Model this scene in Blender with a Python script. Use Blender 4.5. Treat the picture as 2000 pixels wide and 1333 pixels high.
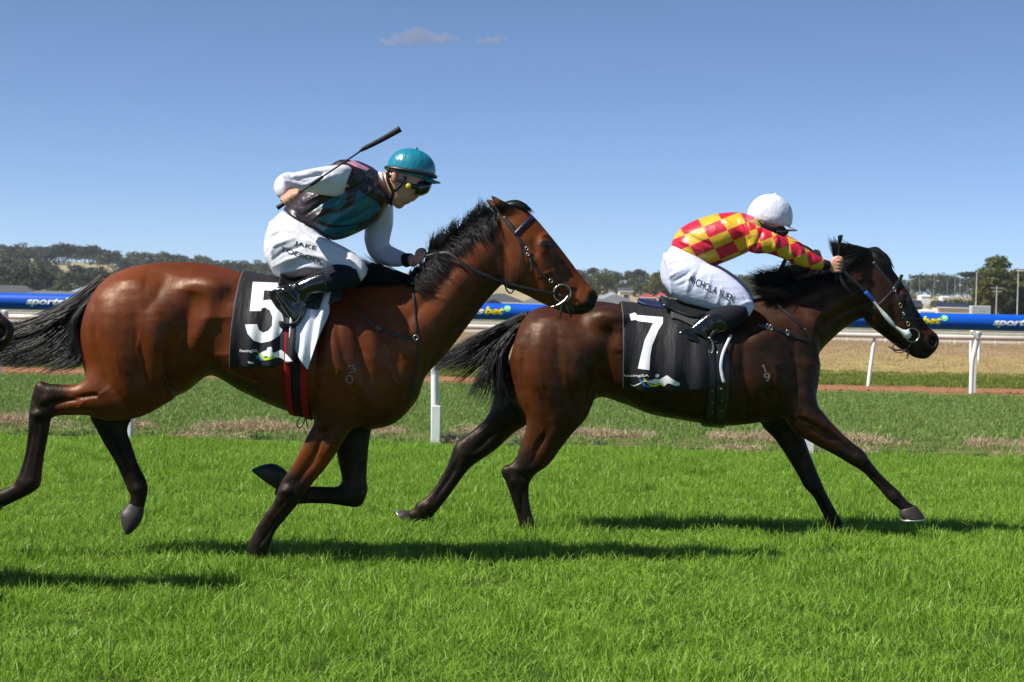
import bpy, bmesh, math, random
import numpy as np
import openvdb as vdb
from mathutils import Vector, Matrix
from mathutils.bvhtree import BVHTree

# ------------------------------------------------------------------ scene reset
for o in list(bpy.data.objects): bpy.data.objects.remove(o, do_unlink=True)
SC = bpy.context.scene
COL = SC.collection
rng = np.random.default_rng(7)
random.seed(7)

# ------------------------------------------------------------------ camera
LENS = 60.0
FPX = LENS / 36.0 * 2000.0            # focal length in photo pixels
CAMZ = 1.35
PITCH = math.atan((666.5 - 590.0) / FPX)
ROLL = math.radians(1.25)
_f = np.array([0, math.cos(PITCH), -math.sin(PITCH)])
_u0 = np.array([0, math.sin(PITCH), math.cos(PITCH)])
_r0 = np.array([1.0, 0, 0])
_r = _r0 * math.cos(ROLL) + _u0 * math.sin(ROLL)
_u = -_r0 * math.sin(ROLL) + _u0 * math.cos(ROLL)
CAM = np.array([0, 0, CAMZ])
cam = bpy.data.cameras.new('camera'); cam.lens = LENS; cam.sensor_width = 36
cam.dof.use_dof = True; cam.dof.focus_distance = 9.2; cam.dof.aperture_fstop = 7.1
cam.clip_start = 0.1; cam.clip_end = 20000
camo = bpy.data.objects.new('camera', cam); COL.objects.link(camo)
M = Matrix.Identity(4)
for i in range(3):
    M[i][0] = _r[i]; M[i][1] = _u[i]; M[i][2] = -_f[i]; M[i][3] = CAM[i]
camo.matrix_world = M
SC.camera = camo

# ------------------------------------------------------------------ light
SUN_DIR = np.array([-0.80, -0.31, 1.02]); SUN_DIR /= np.linalg.norm(SUN_DIR)   # towards the sun
SUN_EL = math.asin(SUN_DIR[2])
SUN_AZ = math.atan2(SUN_DIR[0], SUN_DIR[1])
w = bpy.data.worlds.new('World'); SC.world = w; w.use_nodes = True
nt = w.node_tree
bg = nt.nodes['Background']
sky = nt.nodes.new('ShaderNodeTexSky'); sky.sky_type = 'NISHITA'; sky.sun_disc = False
sky.sun_elevation = SUN_EL; sky.sun_rotation = SUN_AZ
sky.altitude = 7000; sky.air_density = 1.0; sky.dust_density = 0.0; sky.ozone_density = 3.2
nt.links.new(sky.outputs[0], bg.inputs[0]); bg.inputs[1].default_value = 0.088
sun = bpy.data.lights.new('sun', 'SUN'); sun.energy = 5.0; sun.angle = math.radians(0.53); sun.color = (1.0, 0.955, 0.88)
suno = bpy.data.objects.new('sun', sun); COL.objects.link(suno)
suno.rotation_euler = Vector(SUN_DIR).to_track_quat('Z', 'Y').to_euler()
suno.location = (-8, -2, 12)
SC.view_settings.view_transform = 'Standard'; SC.view_settings.look = 'None'
SC.view_settings.gamma = 1.0; SC.view_settings.use_curve_mapping = False
SC.view_settings.exposure = 0.65
SC.cycles.max_bounces = 6; SC.cycles.transparent_max_bounces = 12
SC.cycles.caustics_reflective = False; SC.cycles.caustics_refractive = False

# ------------------------------------------------------------------ helpers
def U(px, py, d):
    """the point of the place that the photo shows at pixel (px, py), at distance d"""
    v = _f * FPX + _r * (px - 1000.0) - _u * (py - 666.5)
    return CAM + v * (d / v[1])
def PX(P):
    """photo pixel of world points (n,3)"""
    P = np.asarray(P, float) - CAM
    z = P @ _f
    return 1000 + FPX * (P @ _r) / z, 666.5 - FPX * (P @ _u) / z
def tag(o, label=None, cat=None, group=None, kind=None):
    if label: o['label'] = label
    if cat: o['category'] = cat
    if group: o['group'] = group
    if kind: o['kind'] = kind
    return o
def empty(name, loc, label=None, cat=None, group=None, rz=0):
    o = bpy.data.objects.new(name, None); COL.objects.link(o)
    o.location = loc; o.rotation_euler = (0, 0, rz); o.empty_display_size = 0.1
    return tag(o, label, cat, group)
def link(name, me, parent=None, mat=None, smooth=True):
    o = bpy.data.objects.new(name, me); COL.objects.link(o)
    if mat is not None and not me.materials: me.materials.append(mat)
    if smooth and len(me.polygons): me.polygons.foreach_set('use_smooth', np.ones(len(me.polygons), bool))
    if parent is not None:
        o.parent = parent
        o.matrix_parent_inverse = parent_inv(parent)
    return o
def parent_inv(p):
    m = Matrix.Identity(4)
    q = p
    chain = []
    while q is not None: chain.append(q); q = q.parent
    for q in reversed(chain):
        m = m @ q.matrix_parent_inverse @ Matrix.LocRotScale(q.location, q.rotation_euler, q.scale)
    return m.inverted()
def mesh(name, v, f):
    me = bpy.data.meshes.new(name)
    v = np.asarray(v, np.float32)
    if isinstance(f, np.ndarray) and len(f):
        k = f.shape[1]
        me.vertices.add(len(v)); me.vertices.foreach_set('co', v.ravel())
        me.loops.add(f.size); me.loops.foreach_set('vertex_index', f.astype(np.int32).ravel())
        me.polygons.add(len(f)); me.polygons.foreach_set('loop_start', np.arange(0, f.size, k, dtype=np.int32))
        me.update(calc_edges=True)
    else:
        me.from_pydata([tuple(map(float, p)) for p in v], [], [tuple(map(int, p)) for p in f]); me.update()
    return me
def obj(name, v, f, parent=None, mat=None, smooth=True):
    return link(name, mesh(name, v, f), parent, mat, smooth)
def cr(A, sub, closed=False):
    """Catmull-Rom resample of rows"""
    A = np.asarray(A, float); n = len(A); out = []
    for i in range(n - 1):
        p0 = A[max(i - 1, 0)]; p1 = A[i]; p2 = A[i + 1]; p3 = A[min(i + 2, n - 1)]
        for k in range(sub):
            t = k / sub
            out.append(0.5 * (2 * p1 + (p2 - p0) * t + (2 * p0 - 5 * p1 + 4 * p2 - p3) * t * t + (3 * p1 - p0 - 3 * p2 + p3) * t ** 3))
    out.append(A[-1]); return np.array(out)
def ringmesh(R, cap=True):
    """R (n, k, 3) rings -> verts, faces (list)"""
    n, k, _ = R.shape
    v = R.reshape(-1, 3)
    f = []
    for i in range(n - 1):
        a = i * k; b = a + k
        for j in range(k):
            j2 = (j + 1) % k
            f.append((a + j, a + j2, b + j2, b + j))
    if cap:
        c0 = R[0].mean(0); c1 = R[-1].mean(0)
        v = np.vstack([v, c0, c1]); n0 = n * k
        for j in range(k):
            j2 = (j + 1) % k
            f.append((n0, j2, j)); f.append((n0 + 1, (n - 1) * k + j, (n - 1) * k + j2))
    return v, f
def loft(st, cy, sub=5, k=28):
    """st: (tx,ty,bx,by,w[,dy[,m[,p]]]) cross-sections given by their upper and lower pixel, half width in metres"""
    rows = []
    for s in st:
        s = list(s) + [0, 0, 2][len(s) - 5:]
        T = U(s[0], s[1], cy + s[5]); B = U(s[2], s[3], cy + s[5])
        rows.append(np.concatenate([T, B, [s[4], s[6], s[7]]]))
    rows = cr(rows, sub)
    th = np.linspace(0, 2 * math.pi, k, endpoint=False)
    rings = []
    for r in rows:
        T, B, w_, m, p = r[:3], r[3:6], max(r[6], 0.003), r[7], r[8]
        c = np.sign(np.cos(th)) * np.abs(np.cos(th)) ** (2 / p); s = np.sign(np.sin(th)) * np.abs(np.sin(th)) ** (2 / p)
        C = (T + B) / 2; Rr = (T - B) / 2
        rings.append(C + np.outer(c - m * s * s, Rr) + np.outer(s * w_, [0, 1, 0]))
    return ringmesh(np.array(rings))
def tube_pts(P, r, k=8, sub=4, cap=True, flat=None):
    """tube along 3D points with radii r; flat=(normal, ratio) squashes it to a strap"""
    P = np.asarray(P, float); r = np.broadcast_to(np.asarray(r, float), (len(P),)).reshape(-1, 1)
    A = cr(np.hstack([P, r]), sub) if sub > 1 else np.hstack([P, r])
    P, r = A[:, :3], A[:, 3]
    T = np.gradient(P, axis=0); T /= np.linalg.norm(T, axis=1, keepdims=True) + 1e-9
    th = np.linspace(0, 2 * math.pi, k, endpoint=False)
    ref = np.array([0, 1.0, 0]) if flat is None else np.asarray(flat[0], float)
    rings = []
    for p, t, rr in zip(P, T, r):
        n = ref - t * (ref @ t)
        if np.linalg.norm(n) < 1e-3: n = np.array([0, 0, 1.0]) - t * t[2]
        n /= np.linalg.norm(n); b = np.cross(t, n)
        q = 1.0 if flat is None else flat[1]
        rings.append(p + rr * (np.outer(np.cos(th) * q, n) + np.outer(np.sin(th), b)))
    return ringmesh(np.array(rings), cap)
def merge(parts):
    V = []; F = []; o = 0
    for v, f in parts:
        V.append(np.asarray(v)); F += [tuple(i + o for i in q) for q in f]; o += len(v)
    return np.vstack(V), F
def tris_quads(f):
    t = np.array([q for q in f if len(q) == 3], np.int32).reshape(-1, 3)
    q = np.array([q for q in f if len(q) == 4], np.int32).reshape(-1, 4)
    return t, q
def sdf_union(parts, vox=0.008, band=12, noise=None):
    """smooth union of closed meshes: parts = (verts, faces, k[, sign]) -> verts, quads"""
    allv = np.vstack([p[0] for p in parts])
    lo = np.floor(allv.min(0) / vox).astype(int) - 6; hi = np.ceil(allv.max(0) / vox).astype(int) + 6
    dim = hi - lo
    F = np.full(tuple(dim), band * vox, np.float32)
    tr = vdb.createLinearTransform(voxelSize=vox)
    for p in parts:
        v, f, k = p[0], p[1], p[2]
        t, q = tris_quads(f)
        kw = {}
        if len(t): kw['triangles'] = t
        if len(q): kw['quads'] = q
        g = vdb.FloatGrid.createLevelSetFromPolygons(np.asarray(v, np.float32), transform=tr, halfWidth=float(band), **kw)
        l2 = np.floor(v.min(0) / vox).astype(int) - band - 1; h2 = np.ceil(v.max(0) / vox).astype(int) + band + 1
        l2 = np.maximum(l2, lo); h2 = np.minimum(h2, hi)
        a = np.empty(tuple(h2 - l2), np.float32)
        g.copyToArray(a, ijk=tuple(int(x) for x in l2))
        s = tuple(slice(a0 - b0, a1 - b0) for a0, a1, b0 in zip(l2, h2, lo))
        b = F[s]
        if len(p) > 3 and p[3] < 0:
            a = -a; hh = np.maximum(k - np.abs(a - b), 0) / k
            F[s] = np.maximum(a, b) + hh * hh * k * 0.25
        else:
            hh = np.maximum(k - np.abs(a - b), 0) / k
            F[s] = np.minimum(a, b) - hh * hh * k * 0.25
    g = vdb.FloatGrid(band * vox)
    g.copyFromArray(F, ijk=tuple(int(x) for x in lo)); g.transform = tr
    pts, quads = g.convertToQuads(isovalue=0.0)
    pts = np.array(pts, np.float64); quads = np.array(quads)
    return pts, quads
def relax(v, q, it=4, lam=0.5, mu=-0.52):
    e = np.vstack([q[:, [0, 1]], q[:, [1, 2]], q[:, [2, 3]], q[:, [3, 0]]])
    e = np.vstack([e, e[:, ::-1]]); n = len(v)
    cnt = np.bincount(e[:, 0], minlength=n).reshape(-1, 1).clip(1)
    for i in range(it):
        for s in (lam, mu) if mu else (lam,):
            a = np.stack([np.bincount(e[:, 0], weights=v[e[:, 1], c], minlength=n) for c in range(3)], 1) / cnt
            v = v + s * (a - v)
    return v
def vnormals(v, q):
    n = np.cross(v[q[:, 2]] - v[q[:, 0]], v[q[:, 3]] - v[q[:, 1]])
    out = np.stack([sum(np.bincount(q[:, k], weights=n[:, c], minlength=len(v)) for k in range(4)) for c in range(3)], 1)
    return out / (np.linalg.norm(out, axis=1, keepdims=True) + 1e-12)
def seg_dist(x, y, pl, par=False):
    d = np.full(x.shape, 1e9); tt = np.zeros(x.shape)
    pl = np.asarray(pl, float)
    if len(pl) == 1: return np.hypot(x - pl[0, 0], y - pl[0, 1])
    L = np.linalg.norm(np.diff(pl, axis=0), axis=1); c = np.r_[0, np.cumsum(L)]
    for i, (a, b) in enumerate(zip(pl[:-1], pl[1:])):
        ab = b - a
        t = np.clip(((x - a[0]) * ab[0] + (y - a[1]) * ab[1]) / (ab @ ab + 1e-9), 0, 1)
        e = np.hypot(x - a[0] - t * ab[0], y - a[1] - t * ab[1])
        tt = np.where(e < d, (c[i] + t * L[i]) / c[-1], tt); d = np.minimum(d, e)
    return (d, tt) if par else d
def in_poly(x, y, poly):
    """signed distance, positive inside"""
    poly = np.asarray(poly, float); n = len(poly)
    ins = np.zeros(x.shape, bool)
    j = n - 1
    for i in range(n):
        xi, yi = poly[i]; xj, yj = poly[j]
        c = ((yi > y) != (yj > y)) & (x < (xj - xi) * (y - yi) / (yj - yi + 1e-12) + xi)
        ins ^= c; j = i
    d = seg_dist(x, y, np.vstack([poly, poly[:1]]))
    return np.where(ins, d, -d)
def sculpt(v, q, strokes, cy, sc, gain=1.0):
    """strokes: (polyline px, width px, amplitude mm, side) ; side -1 near, +1 far, 0 both"""
    for (pl, wd, amp, side) in strokes:
        n = vnormals(v, q)
        P = v.copy(); P[:, 1] = cy
        x, y = PX(P)
        d, t = seg_dist(x, y, pl, True)
        prof = np.exp(-(d / wd) ** 2) if amp > 0 else np.exp(-(np.sqrt(d * d + (.3 * wd) ** 2) - .3 * wd) / (.72 * wd))
        g = prof * amp * 0.001 * gain * (0.25 + 0.75 * np.clip(4 * t * (1 - t), 0, 1) ** 0.7)
        s = np.clip((np.abs(n[:, 1]) - 0.15) / 0.5, 0, 1)
        if side < 0: s = s * (v[:, 1] < cy)
        if side > 0: s = s * (v[:, 1] > cy)
        v = v + n * (g * s)[:, None]
    return v
def set_attr(me, name, arr, typ='FLOAT'):
    a = me.attributes.new(name, typ, 'POINT')
    if typ == 'FLOAT': a.data.foreach_set('value', np.asarray(arr, np.float32))
    elif typ == 'FLOAT_VECTOR': a.data.foreach_set('vector', np.asarray(arr, np.float32).ravel())
    elif typ == 'FLOAT_COLOR': a.data.foreach_set('color', np.asarray(arr, np.float32).ravel())
def sstep(x, a, b):
    t = np.clip((x - a) / (b - a), 0, 1); return t * t * (3 - 2 * t)
# ---------- materials
def mat(name):
    m = bpy.data.materials.new(name); m.use_nodes = True
    return m, m.node_tree, m.node_tree.nodes['Principled BSDF']
def N(nt, t, **kw):
    n = nt.nodes.new(t)
    for k, v in kw.items():
        if isinstance(k, str) and hasattr(n, k): setattr(n, k, v)
    return n
def noise_tex(nt, scale, detail=4, rough=0.55, coord='Object', vec=None, stretch=None):
    n = nt.nodes.new('ShaderNodeTexNoise'); n.inputs['Scale'].default_value = scale
    n.inputs['Detail'].default_value = detail; n.inputs['Roughness'].default_value = rough
    if vec is None:
        tc = nt.nodes.new('ShaderNodeTexCoord'); vec = tc.outputs[coord]
    if stretch is not None:
        mp = nt.nodes.new('ShaderNodeMapping'); mp.inputs['Scale'].default_value = stretch
        nt.links.new(vec, mp.inputs[0]); vec = mp.outputs[0]
    nt.links.new(vec, n.inputs['Vector']); return n
def ramp(nt, fac, stops):
    r = nt.nodes.new('ShaderNodeValToRGB'); el = r.color_ramp.elements
    while len(el) < len(stops): el.new(0.5)
    for e, (p, c) in zip(el, stops): e.position = p; e.color = (*c, 1) if len(c) == 3 else c
    nt.links.new(fac, r.inputs[0]); return r
def mixc(nt, fac, a, b, mode='MIX'):
    m = nt.nodes.new('ShaderNodeMix'); m.data_type = 'RGBA'; m.blend_type = mode
    for s, val in ((m.inputs[0], fac), (m.inputs[6], a), (m.inputs[7], b)):
        if isinstance(val, bpy.types.NodeSocket): nt.links.new(val, s)
        elif isinstance(val, (int, float)): s.default_value = val
        else: s.default_value = (*val, 1)
    return m.outputs[2]
def mathn(nt, op, a, b=None, c=None):
    m = nt.nodes.new('ShaderNodeMath'); m.operation = op
    for i, val in enumerate((a, b, c)):
        if val is None: continue
        if isinstance(val, bpy.types.NodeSocket): nt.links.new(val, m.inputs[i])
        else: m.inputs[i].default_value = val
    return m.outputs[0]
def attr(nt, name, out='Fac'):
    a = nt.nodes.new('ShaderNodeAttribute'); a.attribute_name = name; return a.outputs[out]
def bump(nt, bs, h, strength=0.3, dist=0.01):
    b = nt.nodes.new('ShaderNodeBump'); b.inputs['Strength'].default_value = strength; b.inputs['Distance'].default_value = dist
    nt.links.new(h, b.inputs['Height']); nt.links.new(b.outputs[0], bs.inputs['Normal']); return b
def plain(name, col, rough=0.5, metal=0.0, spec=0.5, var=0.12, nscale=30, bmp=0.0, bdist=0.003, coat=0.0, stretch=None, sheen=0.0):
    """procedural plain material: base colour broken up by noise"""
    m, nt, bs = mat(name)
    n = noise_tex(nt, nscale, 5, stretch=stretch)
    c = ramp(nt, n.outputs['Fac'], [(0.3, tuple(x * (1 - var) for x in col)), (0.7, tuple(min(1, x * (1 + var)) for x in col))])
    nt.links.new(c.outputs[0], bs.inputs['Base Color'])
    bs.inputs['Roughness'].default_value = rough; bs.inputs['Metallic'].default_value = metal
    bs.inputs['Specular IOR Level'].default_value = spec
    bs.inputs['Coat Weight'].default_value = coat; bs.inputs['Coat Roughness'].default_value = 0.08
    bs.inputs['Sheen Weight'].default_value = sheen
    if bmp: bump(nt, bs, n.outputs['Fac'], bmp, bdist)
    return m
def ellipsoid(c, r, nu=16, nv=10, R=None):
    v = []; f = []
    for i in range(nv + 1):
        a = math.pi * i / nv
        for j in range(nu):
            b = 2 * math.pi * j / nu
            v.append((math.sin(a) * math.cos(b) * r[0], math.sin(a) * math.sin(b) * r[1], math.cos(a) * r[2]))
    for i in range(nv):
        for j in range(nu):
            f.append((i * nu + j, (i + 1) * nu + j, (i + 1) * nu + (j + 1) % nu, i * nu + (j + 1) % nu))
    v = np.array(v)
    if R is not None: v = v @ np.array(R).T
    return v + np.asarray(c), f

def text_mesh(body, size=1.0, bold=0.0, shear=0.0, align='LEFT', space=1.0):
    cu = bpy.data.curves.new('t', 'FONT'); cu.body = body; cu.size = size; cu.offset = bold; cu.shear = shear
    cu.align_x = align; cu.space_character = space; cu.resolution_u = 4; cu.fill_mode = 'FRONT'
    o = bpy.data.objects.new('t', cu); COL.objects.link(o)
    dg = bpy.context.evaluated_depsgraph_get(); dg.update()
    me = bpy.data.meshes.new_from_object(o.evaluated_get(dg))
    bpy.data.objects.remove(o, do_unlink=True); bpy.data.curves.remove(cu)
    return me
# ================================================================== terrain
_US = [-.6, -.30, -.24, -.155, 0.0, .04, .09, .24, .30, .6]
_B3 = [-2.7, -2.7, -2.7, -2.3, -1.4, -1.2, -1.0, 1.1, 1.2, 1.2]
_R9 = [18, 18, 16.5, 12.5, 12, 12, 12, 9.5, 9.5, 9.5]
def terr(x, y):
    x = np.asarray(x, float); y = np.asarray(y, float)
    u = x / np.maximum(y, 1.0)
    b = np.interp(u, _US, _B3); r = np.interp(u, _US, _R9)
    t1 = sstep(y, 85., 290.); t2 = np.clip((y - 330) / 570, 0, 1) ** 1.25
    z = b * t1 + (r - b) * t2
    z = z + t1 * (0.5 * np.sin(x * .03 + y * .011) + 0.35 * np.sin(x * .011 - y * .023))
    t3 = np.clip((y - 950) / 900, 0, 1)
    return z - t3 * 14
ys = np.concatenate([np.linspace(1.5, 40, 60), np.geomspace(42, 2600, 110)])
us = np.linspace(-1.3, 1.3, 140)
V = []
for yy in ys:
    for uu in us:
        xx = uu * (yy + 14)
        V.append((xx, yy, float(terr(xx, yy))))
nu = len(us)
F = np.array([(i * nu + j, i * nu + j + 1, (i + 1) * nu + j + 1, (i + 1) * nu + j) for i in range(len(ys) - 1) for j in range(nu - 1)])
def ground_mat():
    m, nt, bs = mat('turf_and_paddock')
    tc = nt.nodes.new('ShaderNodeTexCoord'); sp = nt.nodes.new('ShaderNodeSeparateXYZ'); nt.links.new(tc.outputs['Object'], sp.inputs[0])
    n1 = noise_tex(nt, 0.35, 4); n2 = noise_tex(nt, 6, 5); n3 = noise_tex(nt, 60, 3); n4 = noise_tex(nt, 0.02, 5)
    y = sp.outputs[1]
    yw = mathn(nt, 'ADD', y, mathn(nt, 'MULTIPLY', mathn(nt, 'SUBTRACT', n1.outputs['Fac'], .5), 1.6))
    yw2 = mathn(nt, 'ADD', y, mathn(nt, 'MULTIPLY', mathn(nt, 'SUBTRACT', noise_tex(nt, 0.12, 4).outputs['Fac'], .5), 16))
    def col(a, b, n=n2):
        return mixc(nt, ramp(nt, n.outputs['Fac'], [(.35, (0, 0, 0)), (.65, (1, 1, 1))]).outputs[0], a, b)
    def step(src, a, b): 
        mr = nt.nodes.new('ShaderNodeMapRange'); mr.inputs[1].default_value = a; mr.inputs[2].default_value = b
        nt.links.new(src, mr.inputs[0]); return mr.outputs[0]
    lush = col((.030, .060, .008), (.052, .095, .012)); thin = col((.16, .155, .06), (.075, .11, .025)); mid = col((.05, .10, .018), (.075, .12, .026))
    dirt = col((.34, .175, .088), (.245, .12, .06), n3); green2 = col((.11, .15, .025), (.17, .17, .04)); dry = col((.37, .285, .11), (.30, .235, .088)); tanc = col((.35, .24, .135), (.27, .185, .105))
    weed = col((.28, .20, .11), (.20, .145, .08)); road = col((.42, .38, .33), (.34, .31, .27)); far = col((.40, .31, .19), (.24, .215, .105), n4)
    c = lush
    c = mixc(nt, step(yw, 15.3, 15.9), c, thin); c = mixc(nt, step(yw, 17.2, 18.2), c, mid); c = mixc(nt, step(yw, 27.2, 27.5), c, dirt)
    c = mixc(nt, step(yw, 30.2, 30.7), c, green2); c = mixc(nt, step(yw2, 34, 38), c, dry); c = mixc(nt, step(yw2, 46, 56), c, tanc); c = mixc(nt, step(yw2, 57, 64), c, weed)
    c = mixc(nt, step(yw, 73, 74), c, road); c = mixc(nt, step(yw, 80, 81), c, far)
    nt.links.new(c, bs.inputs['Base Color']); bs.inputs['Roughness'].default_value = .95; bs.inputs['Specular IOR Level'].default_value = .1
    bump(nt, bs, mathn(nt, 'ADD', n3.outputs['Fac'], mathn(nt, 'MULTIPLY', n2.outputs['Fac'], 2.0)), .6, .04)
    return m
tag(obj('ground', V, F, None, ground_mat()), kind='structure')

# ------------------------------------------------------------------ clouds
def cloud(name, px, py, d, blobs, dens, label):
    P = []
    for (dx, dy, rx, ry) in blobs:
        c = U(px + dx, py + dy, d); s = d / FPX
        P.append((*ellipsoid(c, (rx * s, rx * s * .8, ry * s), 20, 12), 6.0))
    v, q = sdf_union(P, 1.6, 8)
    v = relax(v, q, 6)
    rr = np.random.default_rng(3); 
    n = vnormals(v, q); ph = rr.random(6) * 6
    v = v + n * (2.0 * np.sin(v[:, 0] * .19 + ph[0]) * np.sin(v[:, 2] * .31 + ph[1]) + 1.2 * np.sin(v[:, 0] * .43 + v[:, 2] * .3 + ph[2]))[:, None]
    m, nt, bs = mat('thin_cloud_vapour'); nt.nodes.remove(bs)
    pv = nt.nodes.new('ShaderNodeVolumePrincipled'); pv.inputs['Color'].default_value = (.62, .56, .58, 1)
    nz = noise_tex(nt, .028, 5, .6)
    nt.links.new(mathn(nt, 'MULTIPLY', ramp(nt, nz.outputs['Fac'], [(.33, (0, 0, 0)), (.72, (1, 1, 1))]).outputs[0], dens), pv.inputs['Density'])
    nt.links.new(pv.outputs[0], nt.nodes['Material Output'].inputs['Volume'])
    tag(obj(name, v, q, None, m), label, 'cloud', 'small clouds high in the sky')
cloud('cloud', 820, 74, 3000, [(-60, 8, 22, 6), (-32, 2, 26, 13), (-4, -4, 26, 17), (14, 0, 22, 14), (40, 2, 26, 9), (62, 3, 16, 7)], .04, 'larger faint grey cloud high above the riders')
cloud('cloud', 965, 78, 3000, [(-22, 3, 14, 6), (0, 0, 18, 8), (20, -3, 12, 5)], .032, 'smaller faint grey cloud to the right of its neighbour')
# ================================================================== rails
M_RAILBLUE = plain('blue_rail_sleeve', (0.004, 0.085, 0.50), 0.38, spec=0.45, var=0.08, nscale=3)
M_RAILW = plain('white_pvc', (0.74, 0.74, 0.72), 0.45, var=0.06, nscale=8)
M_RAILC = plain('cream_aluminium_rail', (0.62, 0.58, 0.50), 0.45, var=0.10, nscale=4)
M_RAILG = plain('weathered_rail_lip', (0.33, 0.32, 0.25), 0.5, var=0.15, nscale=5)
M_LWHITE = plain('white_lettering', (0.8, 0.8, 0.8), 0.5, var=0.04); M_LYEL = plain('yellow_lettering', (0.74, 0.60, 0.01), 0.5, var=0.04); M_LGREEN = plain('green_tick_disc', (0.18, 0.62, 0.20), 0.5, var=0.05)
def boxv(c, s, R=None):
    c = np.array(c, float); s = np.array(s, float) / 2
    v = np.array([(x, y, z) for x in (-1, 1) for y in (-1, 1) for z in (-1, 1)]) * s
    if R is not None: v = v @ np.array(R).T
    return v + c, [(0, 1, 3, 2), (4, 6, 7, 5), (0, 4, 5, 1), (2, 3, 7, 6), (0, 2, 6, 4), (1, 5, 7, 3)]
def bevel(o, w_=.004, n=2):
    md = o.modifiers.new('bevel', 'BEVEL'); md.width = w_; md.segments = n; md.limit_method = 'ANGLE'; return o
DN = 15.7
ZR = 1.257; RR = .0755
rail = empty('running_rail', (0, DN, 0), 'blue padded running rail with white posts and sponsor lettering', 'rail')
v_, f_ = tube_pts([(x, DN, ZR) for x in np.linspace(-9, 9, 10)], RR, 40, 1); tube_o = obj('rail_sleeve', v_, f_, rail, M_RAILBLUE)
for px in (245, 848, 1578):
    x0 = float(U(px, 870, DN)[0]); y0 = DN + .02
    p_ = [(x0 + .012, y0, -.1), (x0 + .004, y0, .25), (x0 - .006, y0, .55), (x0 - .02, y0, 1.19)]
    v_, f_ = tube_pts(p_, [.040, .040, .036, .036], 20, 3); po = obj('post', v_, f_, rail, M_RAILW)
    v_, f_ = boxv((x0 + .012, y0, .17), (.088, .088, .42)); bevel(obj('post_sleeve', v_, f_, po, M_RAILW, False), .008)
# lettering bent round the sleeve
def rail_text(body, pxa, pxb, mt, hgt, zc, shear=.32, bold=.045, nm='lettering'):
    me = text_mesh(body, 1.0, bold, shear); bm = bmesh.new(); bm.from_mesh(me); bpy.data.meshes.remove(me)
    xs = [v.co.x for v in bm.verts]; x0, x1 = min(xs), max(xs)
    wa = float(U(pxa, 600, DN - RR)[0]); wb = float(U(pxb, 600, DN - RR)[0])
    g = -0.3
    while g < 1.0:
        bmesh.ops.bisect_plane(bm, geom=bm.verts[:] + bm.edges[:] + bm.faces[:], plane_co=(0, g, 0), plane_no=(0, 1, 0)); g += .08
    for v in bm.verts:
        a = (zc + v.co.y / .70 * hgt) / RR
        X = wa + (v.co.x - x0) / (x1 - x0) * (wb - wa)
        v.co = (X, DN - (RR + .0015) * math.cos(a), ZR + (RR + .0015) * math.sin(a))
    bmesh.ops.recalc_face_normals(bm, faces=bm.faces[:])
    me = bpy.data.meshes.new(nm); bm.to_mesh(me); bm.free()
    return link(nm, me, tube_o, mt, False)
def rail_disc(px, r, zc):
    xc = float(U(px, 600, DN - RR)[0]); V = []; F = []
    n = 28
    for rr in (0, .5, 1.0):
        for k in range(n):
            a = 2 * math.pi * k / n; zz = (zc + rr * r * math.sin(a)) / RR
            V.append((xc + rr * r * math.cos(a), DN - (RR + .0015) * math.cos(zz), ZR + (RR + .0015) * math.sin(zz)))
    for i in range(2):
        for k in range(n): F.append((i * n + k, i * n + (k + 1) % n, (i + 1) * n + (k + 1) % n, (i + 1) * n + k))
    obj('tick_disc', V, F, tube_o, M_LGREEN)
    V = []
    for (a, b) in ((-.55, .05), (-.30, .28), (-.08, .02), (.42, .58), (.62, .34), (-.08, -.42)):
        zz = (zc + b * r) / RR; V.append((xc + a * r, DN - (RR + .004) * math.cos(zz), ZR + (RR + .004) * math.sin(zz)))
    obj('tick', V, [(0, 1, 2, 5), (2, 3, 4, 5)], tube_o, M_LWHITE, False)
for x0 in (50, 263, 872, 1085, 1514, 1727, 1940):
    rail_text('sports', x0, x0 + 74, M_LWHITE, .062, -.024); rail_text('bet', x0 + 73, x0 + 113, M_LYEL, .068, -.024); rail_disc(x0 + 119, .031, .034)
# far rail of flat lipped section on curved posts
DA = 28.1
ra = empty('white_rail', (0, DA, 0), 'cream aluminium rail on curved white posts behind the blue rail', 'rail')
v_, f_ = boxv((0, DA - .03, 1.037), (22, .05, .046)); bevel(obj('rail_lip', v_, f_, ra, M_RAILG, False)); v_, f_ = boxv((0, DA - .05, .990), (22, .06, .036)); bevel(obj('rail_flange', v_, f_, ra, M_RAILC, False))
for px in (5, 640, 1280, 1903):
    b = U(px, 600, DA); x0 = float(b[0])
    v_, f_ = tube_pts([(x0 - .02, DA - .02, -.1), (x0 - .02, DA - .02, .3), (x0 - .01, DA - .02, .55), (x0 + .03, DA - .02, .75), (x0 + .055, DA - .03, .95), (x0 + .06, DA - .04, 1.03)], [.035, .036, .038, .045, .055, .06], 16, 4); po = obj('post', v_, f_, ra, M_RAILW)
    v_, f_ = merge([tube_pts([(x0 + .06, DA - .10, .90), (x0 - .02, DA - .10, 1.00), (x0 - .06, DA - .10, 1.05)], [.03, .035, .035], 10, 3)]); obj('bracket', v_, f_, po, M_RAILW)
DB = 30.0
rb = empty('white_rail', (0, DB, 0), 'cream tubular rail on slim leaning posts, farthest of the three rails', 'rail')
v_, f_ = tube_pts([(x, DB, .895) for x in np.linspace(-11, 11, 8)], .045, 24, 1); obj('rail_tube', v_, f_, rb, M_RAILC)
for px in (330, 1015, 1697):
    x0 = float(U(px, 700, DB)[0])
    v_, f_ = tube_pts([(x0, DB, -.05), (x0 + .03, DB, .3), (x0 + .10, DB + .02, .88)], [.036, .034, .03], 14, 3); obj('post', v_, f_, rb, M_RAILW)
bx = U(1914, 610, DA + .3)
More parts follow.
